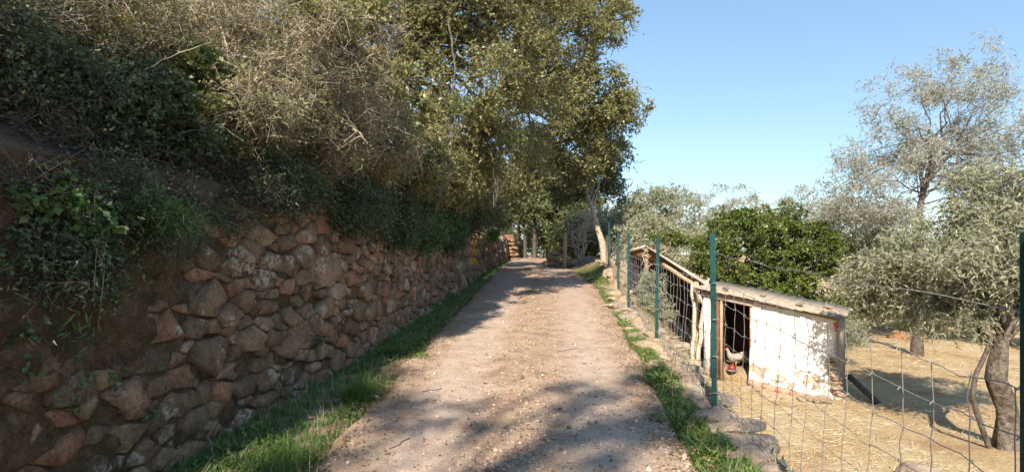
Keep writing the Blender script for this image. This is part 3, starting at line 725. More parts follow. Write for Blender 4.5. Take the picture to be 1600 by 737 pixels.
    for k, (s, dd) in enumerate(((.35, .25), (1.0, .5), (1.7, .3), (2.1, .7))):
        rock('roof_stone', w3(s, dd, ztop(s) + .11), (.10, .08, .05), 200 + k, M['grey_rock'], root)
    # terracotta ledge
    for k in range(6):
        s0 = sC + .02 + k * (LS + .02 - sC) / 6; s1 = s0 + (LS + .02 - sC) / 6 - .008
        V, q = slab(w3(s0, -.25, zb(s0) - .05), w3(s1, -.25, zb(s1) - .05), w3(s1, -.06, zb(s1) - .05), w3(s0, -.06, zb(s0) - .05), (0, 0, .085)); V = V + rng.normal(size=V.shape) * .004
        obj_np('brick', V, q, M['brick'], root)
    # bare rubble at the worn right-hand corner
    for k in range(11):
        z = zb(LS) + .02 + .065 * k; rr = rng.uniform(.07, .11)
        rock('stone', w3(LS - .03 + .09 * (1 - k / 11) + rng.uniform(-.03, .03), -.03 - .05 * (1 - k / 11), z + .05), (rr * 1.2, rr, rr * .7), 220 + k, M['pale_rock'] if k % 2 else M['warm_rock'], root)
    return root
build_shed()
rg = R(53)
footing = empty('stone_footing', w3(1.5, -.5, -1.3), 'scattered low tan stones in the straw bank below the white hen house wall', 'stone footing')
for k in range(9):
    s = rg.uniform(s_of(1172), LS + .2); p = w3(s, rg.uniform(-.75, -.35), 0); 
    rock('stone', (p[0], p[1], H(p[0], p[1]) + .02), (rg.uniform(.12, .24), rg.uniform(.1, .16), rg.uniform(.05, .1)), 240 + k, M['warm_rock'], footing)

def hen(loc, heading, white, label):
    root = empty('hen', loc, label, 'hen'); c, s = math.cos(heading), math.sin(heading)
    def X(v): v = np.asarray(v, float); return np.stack([v[..., 0] * c - v[..., 1] * s, v[..., 0] * s + v[..., 1] * c, v[..., 2]], -1) + np.array(loc)
    # body: one loft from tail tip through back, breast and neck to the head
    sp = [(-.21, .33, .006, .02), (-.18, .30, .03, .05), (-.13, .245, .055, .075), (-.06, .205, .08, .088), (.02, .19, .088, .092), (.085, .20, .078, .085), (.125, .245, .05, .06), (.145, .29, .034, .038), (.155, .33, .028, .031), (.168, .355, .026, .028), (.19, .36, .014, .016), (.20, .358, .003, .003)]
    P = np.array([(a, 0, b) for a, b, _, _ in sp]); T = norm(np.gradient(P, axis=0)); side = np.array([0, 1., 0]); up = np.cross(T, side); up = up * -1
    a = np.arange(12) / 12 * 2 * np.pi
    V = P[:, None] + side * np.cos(a)[None, :, None] * np.array([x[2] for x in sp])[:, None, None] + up[:, None] * np.sin(a)[None, :, None] * np.array([x[3] for x in sp])[:, None, None]
    i = np.arange(12 * len(sp)).reshape(len(sp), 12); q = np.stack([i[:-1], np.roll(i[:-1], -1, 1), np.roll(i[1:], -1, 1), i[1:]], -1).reshape(-1, 4)
    obj_np('body', X(V.reshape(-1, 3)), q, white, root, smooth_=True)
    red = M.setdefault('comb', simple('red_comb', (.45, .03, .02), (.60, .06, .04), 30, .6, 0))
    cm = [(.150, 0, .375), (.152, 0, .405), (.163, 0, .392), (.170, 0, .415), (.180, 0, .395), (.190, 0, .402), (.196, 0, .372)]
    Vc = [np.array(p) + (0, o, 0) for o in (-.004, .004) for p in cm]; n = len(cm)
    obj_py('comb', X(np.array(Vc)), [tuple(range(n)), tuple(range(2 * n - 1, n - 1, -1))] + [(k, k + n, (k + 1) % n + n, (k + 1) % n) for k in range(n)], red, root)
    V, q = tube([(.192, 0, .36), (.205, 0, .357), (.222, 0, .350)], np.array([.010, .007, .001]), 6, False); obj_np('beak', X(V), q, M['tan_wood'], root)
    for sd in (-1, 1):
        V1 = tube([(.0, sd * .04, .14), (.012, sd * .042, .08), (.0, sd * .042, .008)], np.array([.02, .008, .006]), 6)
        toes = [tube([(.0, sd * .042, .01), (.045 * math.cos(f), sd * .042 + .045 * math.sin(f), .004)], .004, 4) for f in (-.5, 0, .5, 3.14)]
        V, q = join([V1] + toes); obj_np('leg', X(V), q, M['tan_wood'], root)
        V, q = tubes(np.array([[(.08, sd * .072, .215), (.02, sd * .092, .205), (-.06, sd * .088, .21), (-.13, sd * .06, .235)]]), np.array([[.012, .045, .04, .004]]), 8)
        V[:, 1] = sd * .085 + (V[:, 1] - sd * .085) * .35; obj_np('wing', X(V), q, white, root, smooth_=True)
    return root
M['white_feather'] = simple('white_feather', (.26, .23, .20), (.42, .38, .33), 40, .9, .4, .004)
zf_ = lambda s: zb(s) + .022
hp1 = w3(s_of(1136), .62, 0); hp1[2] = zf_(s_of(1136)); hp2 = w3(s_of(1152), .80, 0); hp2[2] = zf_(s_of(1152))
hen(hp1, math.radians(170), M['white_feather'], 'white hen on the left inside the hen house doorway')
hen(hp2, math.radians(20), M['white_feather'], 'white hen standing deeper and right in the hen house doorway')
def feeder():
    p = w3(s_of(1139), .20, 0); p[2] = zf_(s_of(1139))
    root = empty('poultry_feeder', p, 'red domed feeder on the sill of the hen house doorway', 'feeder')
    a = np.linspace(0, 2 * np.pi, 20, endpoint=False)
    def lathe(pr): 
        V = np.array([(p[0] + r * math.cos(t), p[1] + r * math.sin(t), p[2] + z) for r, z in pr for t in a]); i = np.arange(len(pr) * 20).reshape(len(pr), 20)
        return V, np.stack([i[:-1], np.roll(i[:-1], -1, 1), np.roll(i[1:], -1, 1), i[1:]], -1).reshape(-1, 4)
    V, q = lathe([(.001, .02), (.10, .02), (.108, .05), (.10, .05), (.09, .03)]); obj_np('tray', V, q, simple('grey_plastic', (.25, .2, .18), (.32, .27, .25), 20, .5, 0), root, smooth_=True)
    V, q = lathe([(.075, .035), (.08, .08), (.065, .12), (.04, .14), (.02, .145), (.014, .16), (.001, .162)]); obj_np('dome', V, q, simple('red_plastic', (.20, .028, .022), (.28, .045, .035), 20, .35, 0), root, smooth_=True)
feeder()

def plank_and_rag():
    rng = R(59)
    a = w3(LS + .16, .25, zb(LS) + .42); b = w3(LS + .62, .1, 0); b[2] = H(b[0], b[1]) + .01
    d = norm(b - a); sd = norm(np.cross(d, (0, 0, 1))) * .09; n = norm(np.cross(sd, d)) * .025
    V, q = hexa([a - sd, b - sd, b + sd, a + sd, a - sd + n, b - sd + n, b + sd + n, a + sd + n])
    o = obj_np('wooden_plank', V, q, simple('dark_plank', (.03, .025, .022), (.07, .055, .05), 20, .8, .4)); tag(o, 'dark plank leaning at the right corner of the hen house', 'plank')
    p = w3(LS + .03, -.12, ztop(LS) - .04)
    n = 8; V = []
    for j in range(6):
        for i in range(n):
            an = i / n * 6.283; r = .035 + .018 * math.sin(i * 2.3 + j); V.append((p[0] + r * math.cos(an) * (1 - .1 * j), p[1] + r * .5 * math.sin(an), p[2] - .028 * j + .01 * math.sin(i * 3)))
    Fc = [(j * n + i, j * n + (i + 1) % n, (j + 1) * n + (i + 1) % n, (j + 1) * n + i) for j in range(5) for i in range(n)] + [tuple(range(n)), tuple(range(6 * n - 1, 5 * n - 1, -1))]
    o = obj_py('red_rag', V, Fc, simple('red_cloth', (.42, .05, .03), (.55, .09, .06), 30, .8, .3), smooth_=True); tag(o, 'scrap of red cloth hanging under the hen house eave', 'rag')
plank_and_rag()

def lean_to():
    rng = R(61)
    ap = at(1008, 385, 14.6); rt = at(1100, 443, 11.5); lf = at(979, 394, 15.3); back = np.array([.75, 1.0, -.30]) * 1.5
    root = empty('lean_to', (ap[0], ap[1], -.6), 'makeshift brown roofed lean-to with dark tarpaulin left of the hen house', 'lean-to')
    up = np.array([0, 0, .045])
    # roof planks laid along the slope
    for k in range(7):
        t0, t1 = k / 7, (k + .94) / 7
        for a, b in ((ap, rt), (lf, ap)):
            V, q = slab(a + back * t0, b + back * t0, b + back * t1, a + back * t1, up + np.array([0, 0, rng.uniform(0, .012)])); obj_np('roof_board', V, q, M['pale_wood'] if k < 2 else M['wood'], root)
    brown = simple('brown_panel', (.20, .115, .07), (.30, .19, .12), 9, .8, .4)
    dn = np.array([0, 0, -.30]); o = np.array([.06, .08, 0])
    for a, b, d0, d1 in ((ap, rt, .32, .16), (lf, ap, .12, .32)):
        V, q = slab(a + o - (0, 0, d0), b + o - (0, 0, d1), b + o - (0, 0, .003), a + o - (0, 0, .003), o * .4); obj_np('gable_panel', V, q, brown, root)
    gz = lambda p: H(p[0], p[1])
    for t, m in ((.02, 'wood'), (.9, 'tan_wood')):
        p = ap + (rt - ap) * t + (.02, .03, 0); P = wobble((p[0], p[1], gz(p) - .2), p - (0, 0, .05), 6, .012, rng); V, q = tube(P, .06, 8); obj_np('post', V, q, M[m], root)
    p0 = at(1036, 413, 13.0); p1 = at(1096, 452, 11.3); V, q = tube(wobble(p0, p1, 7, .008, rng), np.linspace(.055, .045, 7), 8); obj_np('rail_pole', V, q, M['tan_wood'], root)
    # back and side made of dark tarpaulin hung in folds
    for a, b in ((ap + back * .5, rt + back * .35), (lf + back * .1, ap + back * .5)):
        n = 40; t = np.linspace(0, 1, n); top = a + (b - a) * t[:, None] - (0, 0, .06); fold = np.array([-.6, -.8, 0]) * (.05 * np.sin(t * 60) + .03 * np.sin(t * 23))[:, None]
        bot = top + fold * 1.6; bot[:, 2] = -1.3
        V = np.concatenate([top + fold, (top + bot) / 2 + fold * .6, bot]); i = np.arange(3 * n).reshape(3, n)
        obj_np('tarpaulin', V, np.stack([i[:-1, :-1], i[:-1, 1:], i[1:, 1:], i[1:, :-1]], -1).reshape(-1, 4), M['tarp'], root, smooth_=True)
    # dry stems heaped on the ridge
    bits = [tubes(wobble(ap + (rng.uniform(-.1, .5), -.1, rng.uniform(-.25, .0)), ap + (rng.uniform(-.3, .7), -.25, rng.uniform(-.6, .15)), 5, .05, rng)[None], np.full((1, 5), .012), 5) for _ in range(16)]
    V, q = join(bits); obj_np('dry_stems', V, q, M['tan_wood'], root)
    # forked props leaning in front
    for k, (x0, y0, x1, y1, yy, fk, lab) in enumerate(((1088, 540, 1104, 436, 10.9, .22, 'pale forked prop leaning against the lean-to corner'), (1083, 520, 1082, 442, 11.2, 0, 'straight weathered stake under the lean-to rail'))):
        b = at(x0, y0, yy); b[2] = min(b[2], H(b[0], b[1]) - .05); t = at(x1, y1, yy + .2)
        parts = [tube(wobble(b, t, 9, .018, rng), np.linspace(.05, .035, 9), 7)]
        if fk: m = b + (t - b) * .72; parts.append(tube(wobble(m, m + (-.16, .05, .40), 5, .012, rng), np.linspace(.035, .02, 5), 6)); parts.append(tube(wobble(m + (t - m) * .5, t + (.05, 0, .02), 4, .01, rng), np.linspace(.03, .02, 4), 6))
        V, q = join(parts); o = obj_np('wooden_prop', V, q, M['pale_wood'], smooth_=True); tag(o, lab, 'prop')
lean_to()

# ------------------------------------------------------------------ trees and bushes
def E(px, py, Y, rx, ry, rz, w=None):
    e = (at(px, py, Y), np.array([rx, ry, rz])); return e if w is None else (*e, w)
def bz(p): return np.array([p[0], p[1], float(H(p[0], p[1]))])
OAK = dict(leaf=(.063, .035), droop=.15, up=.5)

# dry thicket of climbers hanging over the wall
plant('dry_thicket', 'sunlit tangle of dry straw-coloured climber stems above the wall, upper left', 'bush', bz((-3.0, 5.2)),
      [E(450, 60, 5.2, .65, .5, .55), E(400, 150, 4.9, .5, .4, .4), E(520, 130, 5.8, .6, .5, .5), E(310, 40, 4.7, .5, .4, .4), E(560, 30, 6.2, .5, .5, .5), E(590, 190, 6.8, .35, .4, .35)],
      230, R(101), M['dry_leaf'], M['dry_twig'], (.022, .012), tw_frac=.8, clump=(.18, .34), n_tw=22, n_lf=9, barkm=M['dry_twig'], limbs=40, limb_r=.012, droop=.1, tw_r=.0042, straight=.2, shell=.55)
plant('dry_thicket', 'shaded grey-brown bramble tangle at the top left corner of the bank', 'bush', bz((-3.2, 3.2)),
      [E(60, 40, 3.7, .5, .4, .4), E(180, 20, 4.0, .5, .4, .35), E(20, 150, 3.4, .35, .3, .35), E(250, 70, 4.4, .4, .3, .3)],
      110, R(102), M['dry_leaf'], M['dry_twig'], (.022, .012), tw_frac=.75, clump=(.18, .32), n_tw=22, n_lf=12, barkm=M['dark_twig'], limbs=25, limb_r=.01, droop=.1, tw_r=.003, straight=.2, shell=.4)
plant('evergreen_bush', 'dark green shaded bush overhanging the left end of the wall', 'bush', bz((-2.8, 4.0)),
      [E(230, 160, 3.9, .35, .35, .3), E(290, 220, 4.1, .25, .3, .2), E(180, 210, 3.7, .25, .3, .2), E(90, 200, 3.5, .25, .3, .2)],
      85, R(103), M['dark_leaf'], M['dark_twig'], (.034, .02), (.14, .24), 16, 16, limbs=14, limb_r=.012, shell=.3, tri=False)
plant('dead_bramble', 'leafless dark brown bramble stems over the mossy left end of the wall', 'bush', bz((-2.7, 3.0)),
      [E(60, 240, 3.1, .4, .3, .25), E(200, 290, 3.6, .4, .3, .15), E(360, 300, 4.6, .4, .3, .2), E(30, 215, 3.0, .3, .3, .2), E(20, 265, 2.75, .25, .2, .15), E(120, 240, 3.3, .3, .3, .15)],
      80, R(104), M['dry_leaf'], M['dark_twig'], (.02, .01), (.2, .35), 24, 2, tw_frac=1.0, limbs=14, limb_r=.008, tw_r=.003, straight=.22)
plant('bramble', 'round-leaved green creeper spilling over the far left of the wall', 'creeper', bz((-2.6, 2.7)),
      [E(40, 310, 2.75, .25, .15, .12), E(120, 350, 2.95, .22, .12, .12), E(150, 385, 3.05, .12, .1, .08), E(20, 400, 2.7, .15, .1, .12), E(80, 430, 2.85, .10, .1, .10), E(200, 330, 3.3, .15, .1, .10), E(20, 470, 2.72, .08, .08, .10), E(150, 430, 3.1, .08, .08, .08)],
      85, R(105), M['ivy'], M['dark_twig'], (.036, .033), (.09, .16), 9, 8, limbs=10, limb_r=.004, tw_r=.002, droop=.3, up=.3, tri=False)
plant('spiky_herb', 'narrow-leaved green herb tuft growing from the wall top, left', 'herb', bz((-2.5, 3.4)),
      [E(240, 330, 3.35, .18, .1, .06), E(280, 350, 3.4, .1, .08, .05)],
      16, R(106), M['ivy'], M['dark_twig'], (.075, .006), (.1, .16), 12, 16, limbs=6, limb_r=.004, tw_r=.002, up=.9)
plant('dry_undergrowth', 'dark dry undergrowth hanging over the middle of the wall', 'bush', bz((-2.4, 7.5)),
      [E(440, 260, 5.6, .3, .3, .25), E(530, 290, 6.9, .4, .5, .3), E(600, 300, 8.5, .5, .8, .4), E(500, 220, 6.4, .5, .5, .4), E(640, 280, 10, .6, .9, .7)],
      170, R(107), M['dark_leaf'], M['dark_twig'], (.028, .014), (.2, .36), 20, 9, limbs=30, limb_r=.012, tw_r=.003, droop=.3, straight=.18)
plant('dark_bush', 'deep shaded leafy bush over the wall beneath the overhanging oak', 'bush', bz((-2.4, 14)),
      [E(690, 270, 12.5, .7, 1.2, .9), E(740, 290, 15.5, .7, 1.5, .9), E(770, 300, 20, .7, 2, 1.2), E(785, 320, 26, .8, 2.5, 1.3), E(660, 200, 12, .8, 1, 1.0)],
      240, R(108), M['oak'], M['dark_twig'], (.07, .04), (.35, .6), 20, 13, limbs=30, limb_r=.02, tw_r=.004, droop=.2)
plant('wall_ivy', 'grey-green ivy draped over the top of the wall below the oak', 'creeper', bz((-2.0, 13)),
      [E(655, 355, 11.0, .25, .6, .2), E(700, 350, 13.0, .22, .8, .25), E(728, 352, 15.3, .25, 1.2, .25), E(770, 365, 23, .25, 1.6, .25), E(610, 365, 9.3, .1, .3, .15)],
      95, R(109), M['ivy'], M['dark_twig'], (.04, .032), (.16, .28), 14, 12, limbs=16, limb_r=.006, droop=.35)
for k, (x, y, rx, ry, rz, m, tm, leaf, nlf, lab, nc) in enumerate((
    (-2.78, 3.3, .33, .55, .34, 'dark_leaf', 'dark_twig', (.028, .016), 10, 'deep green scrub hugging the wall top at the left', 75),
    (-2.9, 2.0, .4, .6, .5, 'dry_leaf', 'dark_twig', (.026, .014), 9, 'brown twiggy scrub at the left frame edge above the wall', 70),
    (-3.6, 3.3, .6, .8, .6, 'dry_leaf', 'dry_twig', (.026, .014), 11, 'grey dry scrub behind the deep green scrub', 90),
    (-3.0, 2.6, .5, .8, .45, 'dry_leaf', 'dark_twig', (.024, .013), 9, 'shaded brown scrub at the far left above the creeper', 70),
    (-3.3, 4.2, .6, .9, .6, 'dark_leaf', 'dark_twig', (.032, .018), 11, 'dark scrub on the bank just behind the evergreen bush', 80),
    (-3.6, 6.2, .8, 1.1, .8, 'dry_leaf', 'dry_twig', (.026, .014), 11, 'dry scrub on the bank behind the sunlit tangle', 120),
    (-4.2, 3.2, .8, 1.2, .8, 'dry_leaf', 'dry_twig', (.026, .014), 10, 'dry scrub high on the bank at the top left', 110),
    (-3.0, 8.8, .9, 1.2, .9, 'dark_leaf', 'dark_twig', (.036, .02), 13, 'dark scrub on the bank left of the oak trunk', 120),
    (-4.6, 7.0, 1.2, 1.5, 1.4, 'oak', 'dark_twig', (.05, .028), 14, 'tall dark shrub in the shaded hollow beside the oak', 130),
    (-3.4, 11.0, .9, 1.0, 1.3, 'dark_leaf', 'dark_twig', (.05, .03), 14, 'dense shrub below the oak limbs, leaf colour darkened for the shade of the hollow', 150),  # added shrub, its dark leaf colour stands in for shade in the hollow
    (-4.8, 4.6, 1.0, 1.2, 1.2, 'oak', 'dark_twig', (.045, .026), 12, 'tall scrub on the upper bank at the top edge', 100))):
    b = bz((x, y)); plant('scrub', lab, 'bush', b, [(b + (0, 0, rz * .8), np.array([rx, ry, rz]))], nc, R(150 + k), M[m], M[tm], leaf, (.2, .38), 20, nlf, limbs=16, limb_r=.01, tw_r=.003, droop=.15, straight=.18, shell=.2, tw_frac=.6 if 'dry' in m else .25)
for k, (pts, m, tm, leaf, nlf, rr, nc, drp, lab) in enumerate((
    ([(30, 300, 2.75), (110, 290, 3.0), (190, 300, 3.3), (260, 310, 3.7), (330, 330, 4.2), (150, 360, 3.1), (60, 390, 2.8), (20, 440, 2.7), (120, 410, 3.0), (230, 370, 3.5)], 'dark_leaf', 'dark_twig', (.026, .014), 7, (.16, .26, .22), 120, .6, 'dark dead stems and small leaves hanging down the earthy left end of the wall'),
    ([(460, 285, 5.9), (520, 310, 6.8), (560, 330, 7.6), (600, 345, 8.6), (480, 250, 6.2)], 'dry_leaf', 'dark_twig', (.026, .014), 8, (.22, .4, .22), 90, .6, 'brown dry stems hanging over the wall top left of the ivy'),
    ([(620, 340, 9.6), (650, 330, 10.6), (680, 340, 12), (705, 330, 13.5), (640, 290, 10.5)], 'ivy', 'dark_twig', (.04, .026), 12, (.25, .6, .28), 110, .5, 'dark green leafy curtain hanging over the middle of the wall'),
    ([(725, 330, 15.5), (745, 318, 18), (762, 320, 21), (775, 335, 25), (735, 300, 17)], 'dark_leaf', 'dark_twig', (.06, .036), 12, (.3, 1.0, .42), 130, .4, 'shaded leafy curtain over the far end of the wall'),
    ([(690, 250, 12), (730, 260, 14), (760, 260, 17), (780, 280, 21), (800, 290, 25), (660, 230, 11), (740, 200, 14)], 'oak', 'dark_twig', (.065, .036), 14, (.6, 1.2, .6), 190, .3, 'dim brown-green branches hanging low under the arching oak'))):
    c0 = at(*pts[0]); b = bz((c0[0] - .5, c0[1]))
    plant('hanging_scrub', lab, 'bush', b, [(at(*p) + ((.05, .22, .22, .25, .1)[k], 0, -(0, .08, .12, .1, 0)[k]), np.array(rr)) for p in pts], nc, R(170 + k), M[m], M[tm], leaf, (.16, .3) if k < 3 else (.35, .55), 18, nlf, limbs=14, limb_r=.008, tw_r=.003, droop=drp, straight=.18, shell=.1, tw_frac=.4)
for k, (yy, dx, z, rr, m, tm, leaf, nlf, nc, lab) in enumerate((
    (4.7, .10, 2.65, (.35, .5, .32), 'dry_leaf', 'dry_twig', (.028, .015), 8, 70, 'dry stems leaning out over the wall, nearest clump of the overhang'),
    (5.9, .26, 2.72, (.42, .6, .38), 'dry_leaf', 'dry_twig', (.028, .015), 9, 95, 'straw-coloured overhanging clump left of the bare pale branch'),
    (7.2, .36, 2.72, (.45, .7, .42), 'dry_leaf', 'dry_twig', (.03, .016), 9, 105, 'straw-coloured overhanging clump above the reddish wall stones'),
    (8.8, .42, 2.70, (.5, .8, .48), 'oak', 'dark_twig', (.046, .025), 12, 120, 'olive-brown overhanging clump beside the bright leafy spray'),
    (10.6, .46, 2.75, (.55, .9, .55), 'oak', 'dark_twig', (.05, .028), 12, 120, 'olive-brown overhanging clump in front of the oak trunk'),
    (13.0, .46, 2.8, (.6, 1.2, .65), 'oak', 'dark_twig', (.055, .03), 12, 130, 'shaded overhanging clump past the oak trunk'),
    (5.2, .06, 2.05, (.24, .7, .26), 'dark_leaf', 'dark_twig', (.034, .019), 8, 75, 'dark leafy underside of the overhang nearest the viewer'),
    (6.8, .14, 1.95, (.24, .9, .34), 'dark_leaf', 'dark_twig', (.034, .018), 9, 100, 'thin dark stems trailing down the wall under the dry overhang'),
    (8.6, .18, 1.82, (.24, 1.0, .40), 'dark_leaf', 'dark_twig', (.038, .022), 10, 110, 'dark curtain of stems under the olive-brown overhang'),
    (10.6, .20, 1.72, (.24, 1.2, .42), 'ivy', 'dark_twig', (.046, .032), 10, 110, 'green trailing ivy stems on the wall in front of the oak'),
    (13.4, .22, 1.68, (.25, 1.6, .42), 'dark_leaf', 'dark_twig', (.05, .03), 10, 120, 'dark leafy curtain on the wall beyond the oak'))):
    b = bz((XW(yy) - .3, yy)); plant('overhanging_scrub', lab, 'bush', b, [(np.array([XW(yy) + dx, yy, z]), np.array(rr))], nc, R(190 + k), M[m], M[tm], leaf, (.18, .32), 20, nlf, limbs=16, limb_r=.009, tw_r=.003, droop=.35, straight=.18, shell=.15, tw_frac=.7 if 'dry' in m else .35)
# sprays of sunlit leaves hanging out of the thicket
for k, (px, py, Y, rr, lab) in enumerate(((372, 218, 4.7, .16, 'small sunlit green leaf spray low in the dry thicket, left of the others'), (645, 240, 8.2, .36, 'bright leafy spray hanging lowest over the wall in the middle'), (455, 190, 5.2, .14, 'small leafy spray in the middle of the dry thicket'), (300, 85, 4.3, .14, 'leafy spray beside the dark evergreen bush in the upper thicket'), (715, 165, 8.6, .30, 'hanging leafy spray along the brown branch before the hollow'), (790, 215, 11.0, .40, 'large sunlit leaf spray low under the arching oak'), (560, 205, 6.6, .20, 'leafy spray hanging at the right end of the bare pale branch'), (415, 235, 5.0, .13, 'small leafy spray just above the first wall stones'), (700, 245, 9.6, .26, 'leafy spray hanging lowest to the right, before the oak'))):
    c = at(px, py, Y)
    plant('leafy_spray', lab, 'branch', bz((c[0] - .7, Y)), [(c, np.array([rr, rr * .8, rr * .5]))], 9, R(120 + k), M['bright'], M['twig'], (.038, .021), (.10 if Y < 6 else .14, .2), 8, 11, limbs=6, limb_r=.007, tw_r=.003, shell=0.0, tri=False, tw_frac=1.0)
for k, (px, py, Y, m, lab, nn) in enumerate(((196, 40, 3.9, 'yellow', 'few yellow autumn leaves in the thicket near the top left', 3), (478, 8, 5.0, 'lime', 'yellow-green vine leaves at the top edge above the dry thicket', 7))):
    c = at(px, py, Y); plant('vine', lab, 'vine', bz((c[0] - .5, Y)), [(c, np.array([.12, .1, .07]))], nn, R(130 + k), M[m], M['dry_twig'], (.055, .045), (.04, .07), 4, 3, limbs=3, limb_r=.004, tw_r=.002, tri=False, tw_frac=1.0)

for k, (pts, m, leaf, rr, nc, lab) in enumerate((([(500, 30, 5.4), (560, 20, 6.0), (540, 80, 5.8)], 'oak', (.055, .036), (.28, .3, .2), 34, 'broad-leaved green climber at the top of the dry thicket'), ([(330, 110, 4.4), (310, 150, 4.3)], 'bright', (.05, .034), (.16, .2, .14), 18, 'broad-leaved climber between the evergreen bush and the dry thicket'),
                                      ([(100, 130, 3.5), (40, 100, 3.3)], 'dark_leaf', (.055, .038), (.25, .25, .18), 30, 'broad dark leaves at the left edge above the brambles'), ([(610, 120, 7.2), (640, 170, 7.8)], 'oak', (.06, .036), (.35, .4, .28), 36, 'olive broad-leaved clump before the shaded hollow'))):
    c0 = at(*pts[0]); plant('climber', lab, 'climber', bz((c0[0] - .5, c0[1])), [(at(*p), np.array(rr)) for p in pts], nc, R(165 + k), M[m], M['twig'], leaf, (.12, .24), 10, 9, limbs=8, limb_r=.008, tw_r=.003, tri=False, tw_frac=.6)
def wall_plants():
    rng = R(160)
    for k, (px, py, Y, n, rad, lab) in enumerate(((55, 520, 2.72, 26, .05, 'small round-leaved plant high on the mossy left end of the wall'), (125, 620, 2.95, 40, .07, 'round-leaved plant on the left wall above the lowest pale stones'), (195, 588, 3.2, 22, .05, 'small round-leaved plant beside a jutting stone on the left wall'),
                                            (60, 575, 2.75, 18, .045, 'tiny rosette under the highest plant on the left wall'), (240, 640, 3.5, 20, .05, 'little green plant low on the wall near the grass'), (500, 530, 5.6, 40, .10, 'dark leafy plant in the wall joint above the grass strip'), (130, 525, 3.0, 60, .08, 'thin grey-green herb tuft in the middle of the left wall'))):
        yy = Y; c = np.array([XW(yy) + .10 + .05, yy, EYE - (py - CY) / F * yy]); c[1] = (c[0]) / ((px - CX) / F) if px < 700 else yy; c[2] = EYE - (py - CY) / F * c[1]
        c[0] = XW(c[1]) + .10 - .07 * c[2] + .05
        root = empty('wall_plant', c, lab, 'plant')
        tips = c + rng.normal(size=(n, 3)) * np.array([.35, 1, .8]) * rad + np.array([.03, 0, -.01]); a = rng.normal(size=(n, 3)) * .5 + np.array([.5, -.3, .2])
        L = rng.uniform(.018, .04, n) if k != 6 else rng.uniform(.05, .09, n)
        V, q = leaf_mesh(tips, rng.normal(size=(n, 3)) + np.array([.3, 0, -.2 if k != 6 else .8]), a, L, L * (.95 if k != 6 else .12)); obj_np('leaves', V, q, M['ivy'], root)
        P = np.stack([np.repeat(c[None], n, 0) - (.05, 0, .0), (c + tips) / 2 + (0, 0, .01), tips], 1); V, q = tubes(P, np.full((n, 3), .0012), 3); obj_np('stalks', V, q, M['dark_twig'], root)['kind'] = 'stuff'
wall_plants()
def bare_branches():
    rng = R(140)
    for k, (pts, Y, r0, lab) in enumerate((([(470, 215), (500, 205), (525, 200), (545, 190), (570, 186), (610, 188)], 5.6, .014, 'bare pale branch crossing the lower edge of the dry thicket'),
                                    ([(535, 190), (548, 196), (560, 206), (572, 220)], 5.5, .010, 'short bare twig bending down from the dry thicket'),
                                    ([(160, 140), (210, 118), (260, 90), (330, 65)], 3.6, .006, 'thin bare stem arching over the dark evergreen bush'),
                                    ([(330, 0), (352, 60), (360, 120), (352, 190), (340, 215)], 4.6, .008, 'pale climber stem hanging straight down through the thicket'),
                                    ([(700, 30), (712, 100), (705, 160), (700, 205)], 8.5, .018, 'hanging brown branch in front of the shaded hollow'),
                                    ([(0, 35), (60, 28), (110, 20), (180, 25)], 3.2, .005, 'thin bare stem across the top left corner'))):
        P = np.array([at(x, y, Y + .1 * i * (-1) ** k) for i, (x, y) in enumerate(pts)]); ts = np.linspace(0, len(P) - 1, 14)
        P = np.stack([np.interp(ts, np.arange(len(P)), P[:, i]) for i in range(3)], 1) + rng.normal(size=(14, 3)) * r0 * .6
        parts = [tubes(P[None], np.linspace(r0, r0 * .35, 14)[None], 6)]
        for j in range(5):
            a = P[rng.integers(3, 13)]; e = a + rng.normal(size=3) * r0 * 14; parts.append(tubes(wobble(a, e, 6, r0 * .6, rng)[None], np.linspace(r0 * .5, r0 * .15, 6)[None], 4))
        V, q = join(parts); o = obj_np('bare_branch', V, q, M['dry_twig'] if k != 4 else M['twig'], smooth_=True); tag(o, lab, 'branch')
bare_branches()

# oaks: one above the wall, one arching over the road, trees behind them on the bank
plant('oak_tree', 'evergreen oak on the bank with sunlit branches arching over the wall', 'tree', bz((-3.0, 11.5)),
      [E(740, 130, 10.5, .9, 1.0, .9), E(790, 60, 11.5, 1.1, 1.2, 1.1), E(720, 10, 11, 1.0, 1.2, 1.0), E(800, 190, 12.5, .7, 1.2, .8), E(720, 190, 10, .35, .5, .5), E(830, -60, 12, 1.3, 1.5, 1.2), E(620, -40, 12, 1.6, 1.5, 1.2), E(770, 240, 13, .5, 1, .5), E(660, 90, 11.5, 1.0, 1.0, 1.0), E(640, 20, 11, .9, .8, .8), E(690, 60, 10.5, .6, .6, .6), (np.array([-1.0, 9.5, 8.0]), np.array([1.2, 1.5, .8])), (np.array([-.6, 13.0, 9.0]), np.array([1.3, 1.6, .9])), E(850, 120, 13, .8, 1, 1.2), E(830, 240, 15, .7, 1, .8)],
      330, R(201), M['oak'], M['twig'], n_tw=24, n_lf=16, clump=(.32, .6), trunk=[bz((-3.0, 11.5)), (-2.8, 11.4, 4.0), (-2.3, 11.3, 5.2), (-1.5, 11.4, 6.6)], trunk_r=.2, barkm=M['bark'], limbs=70, limb_r=.05, tw_r=.005, **OAK)
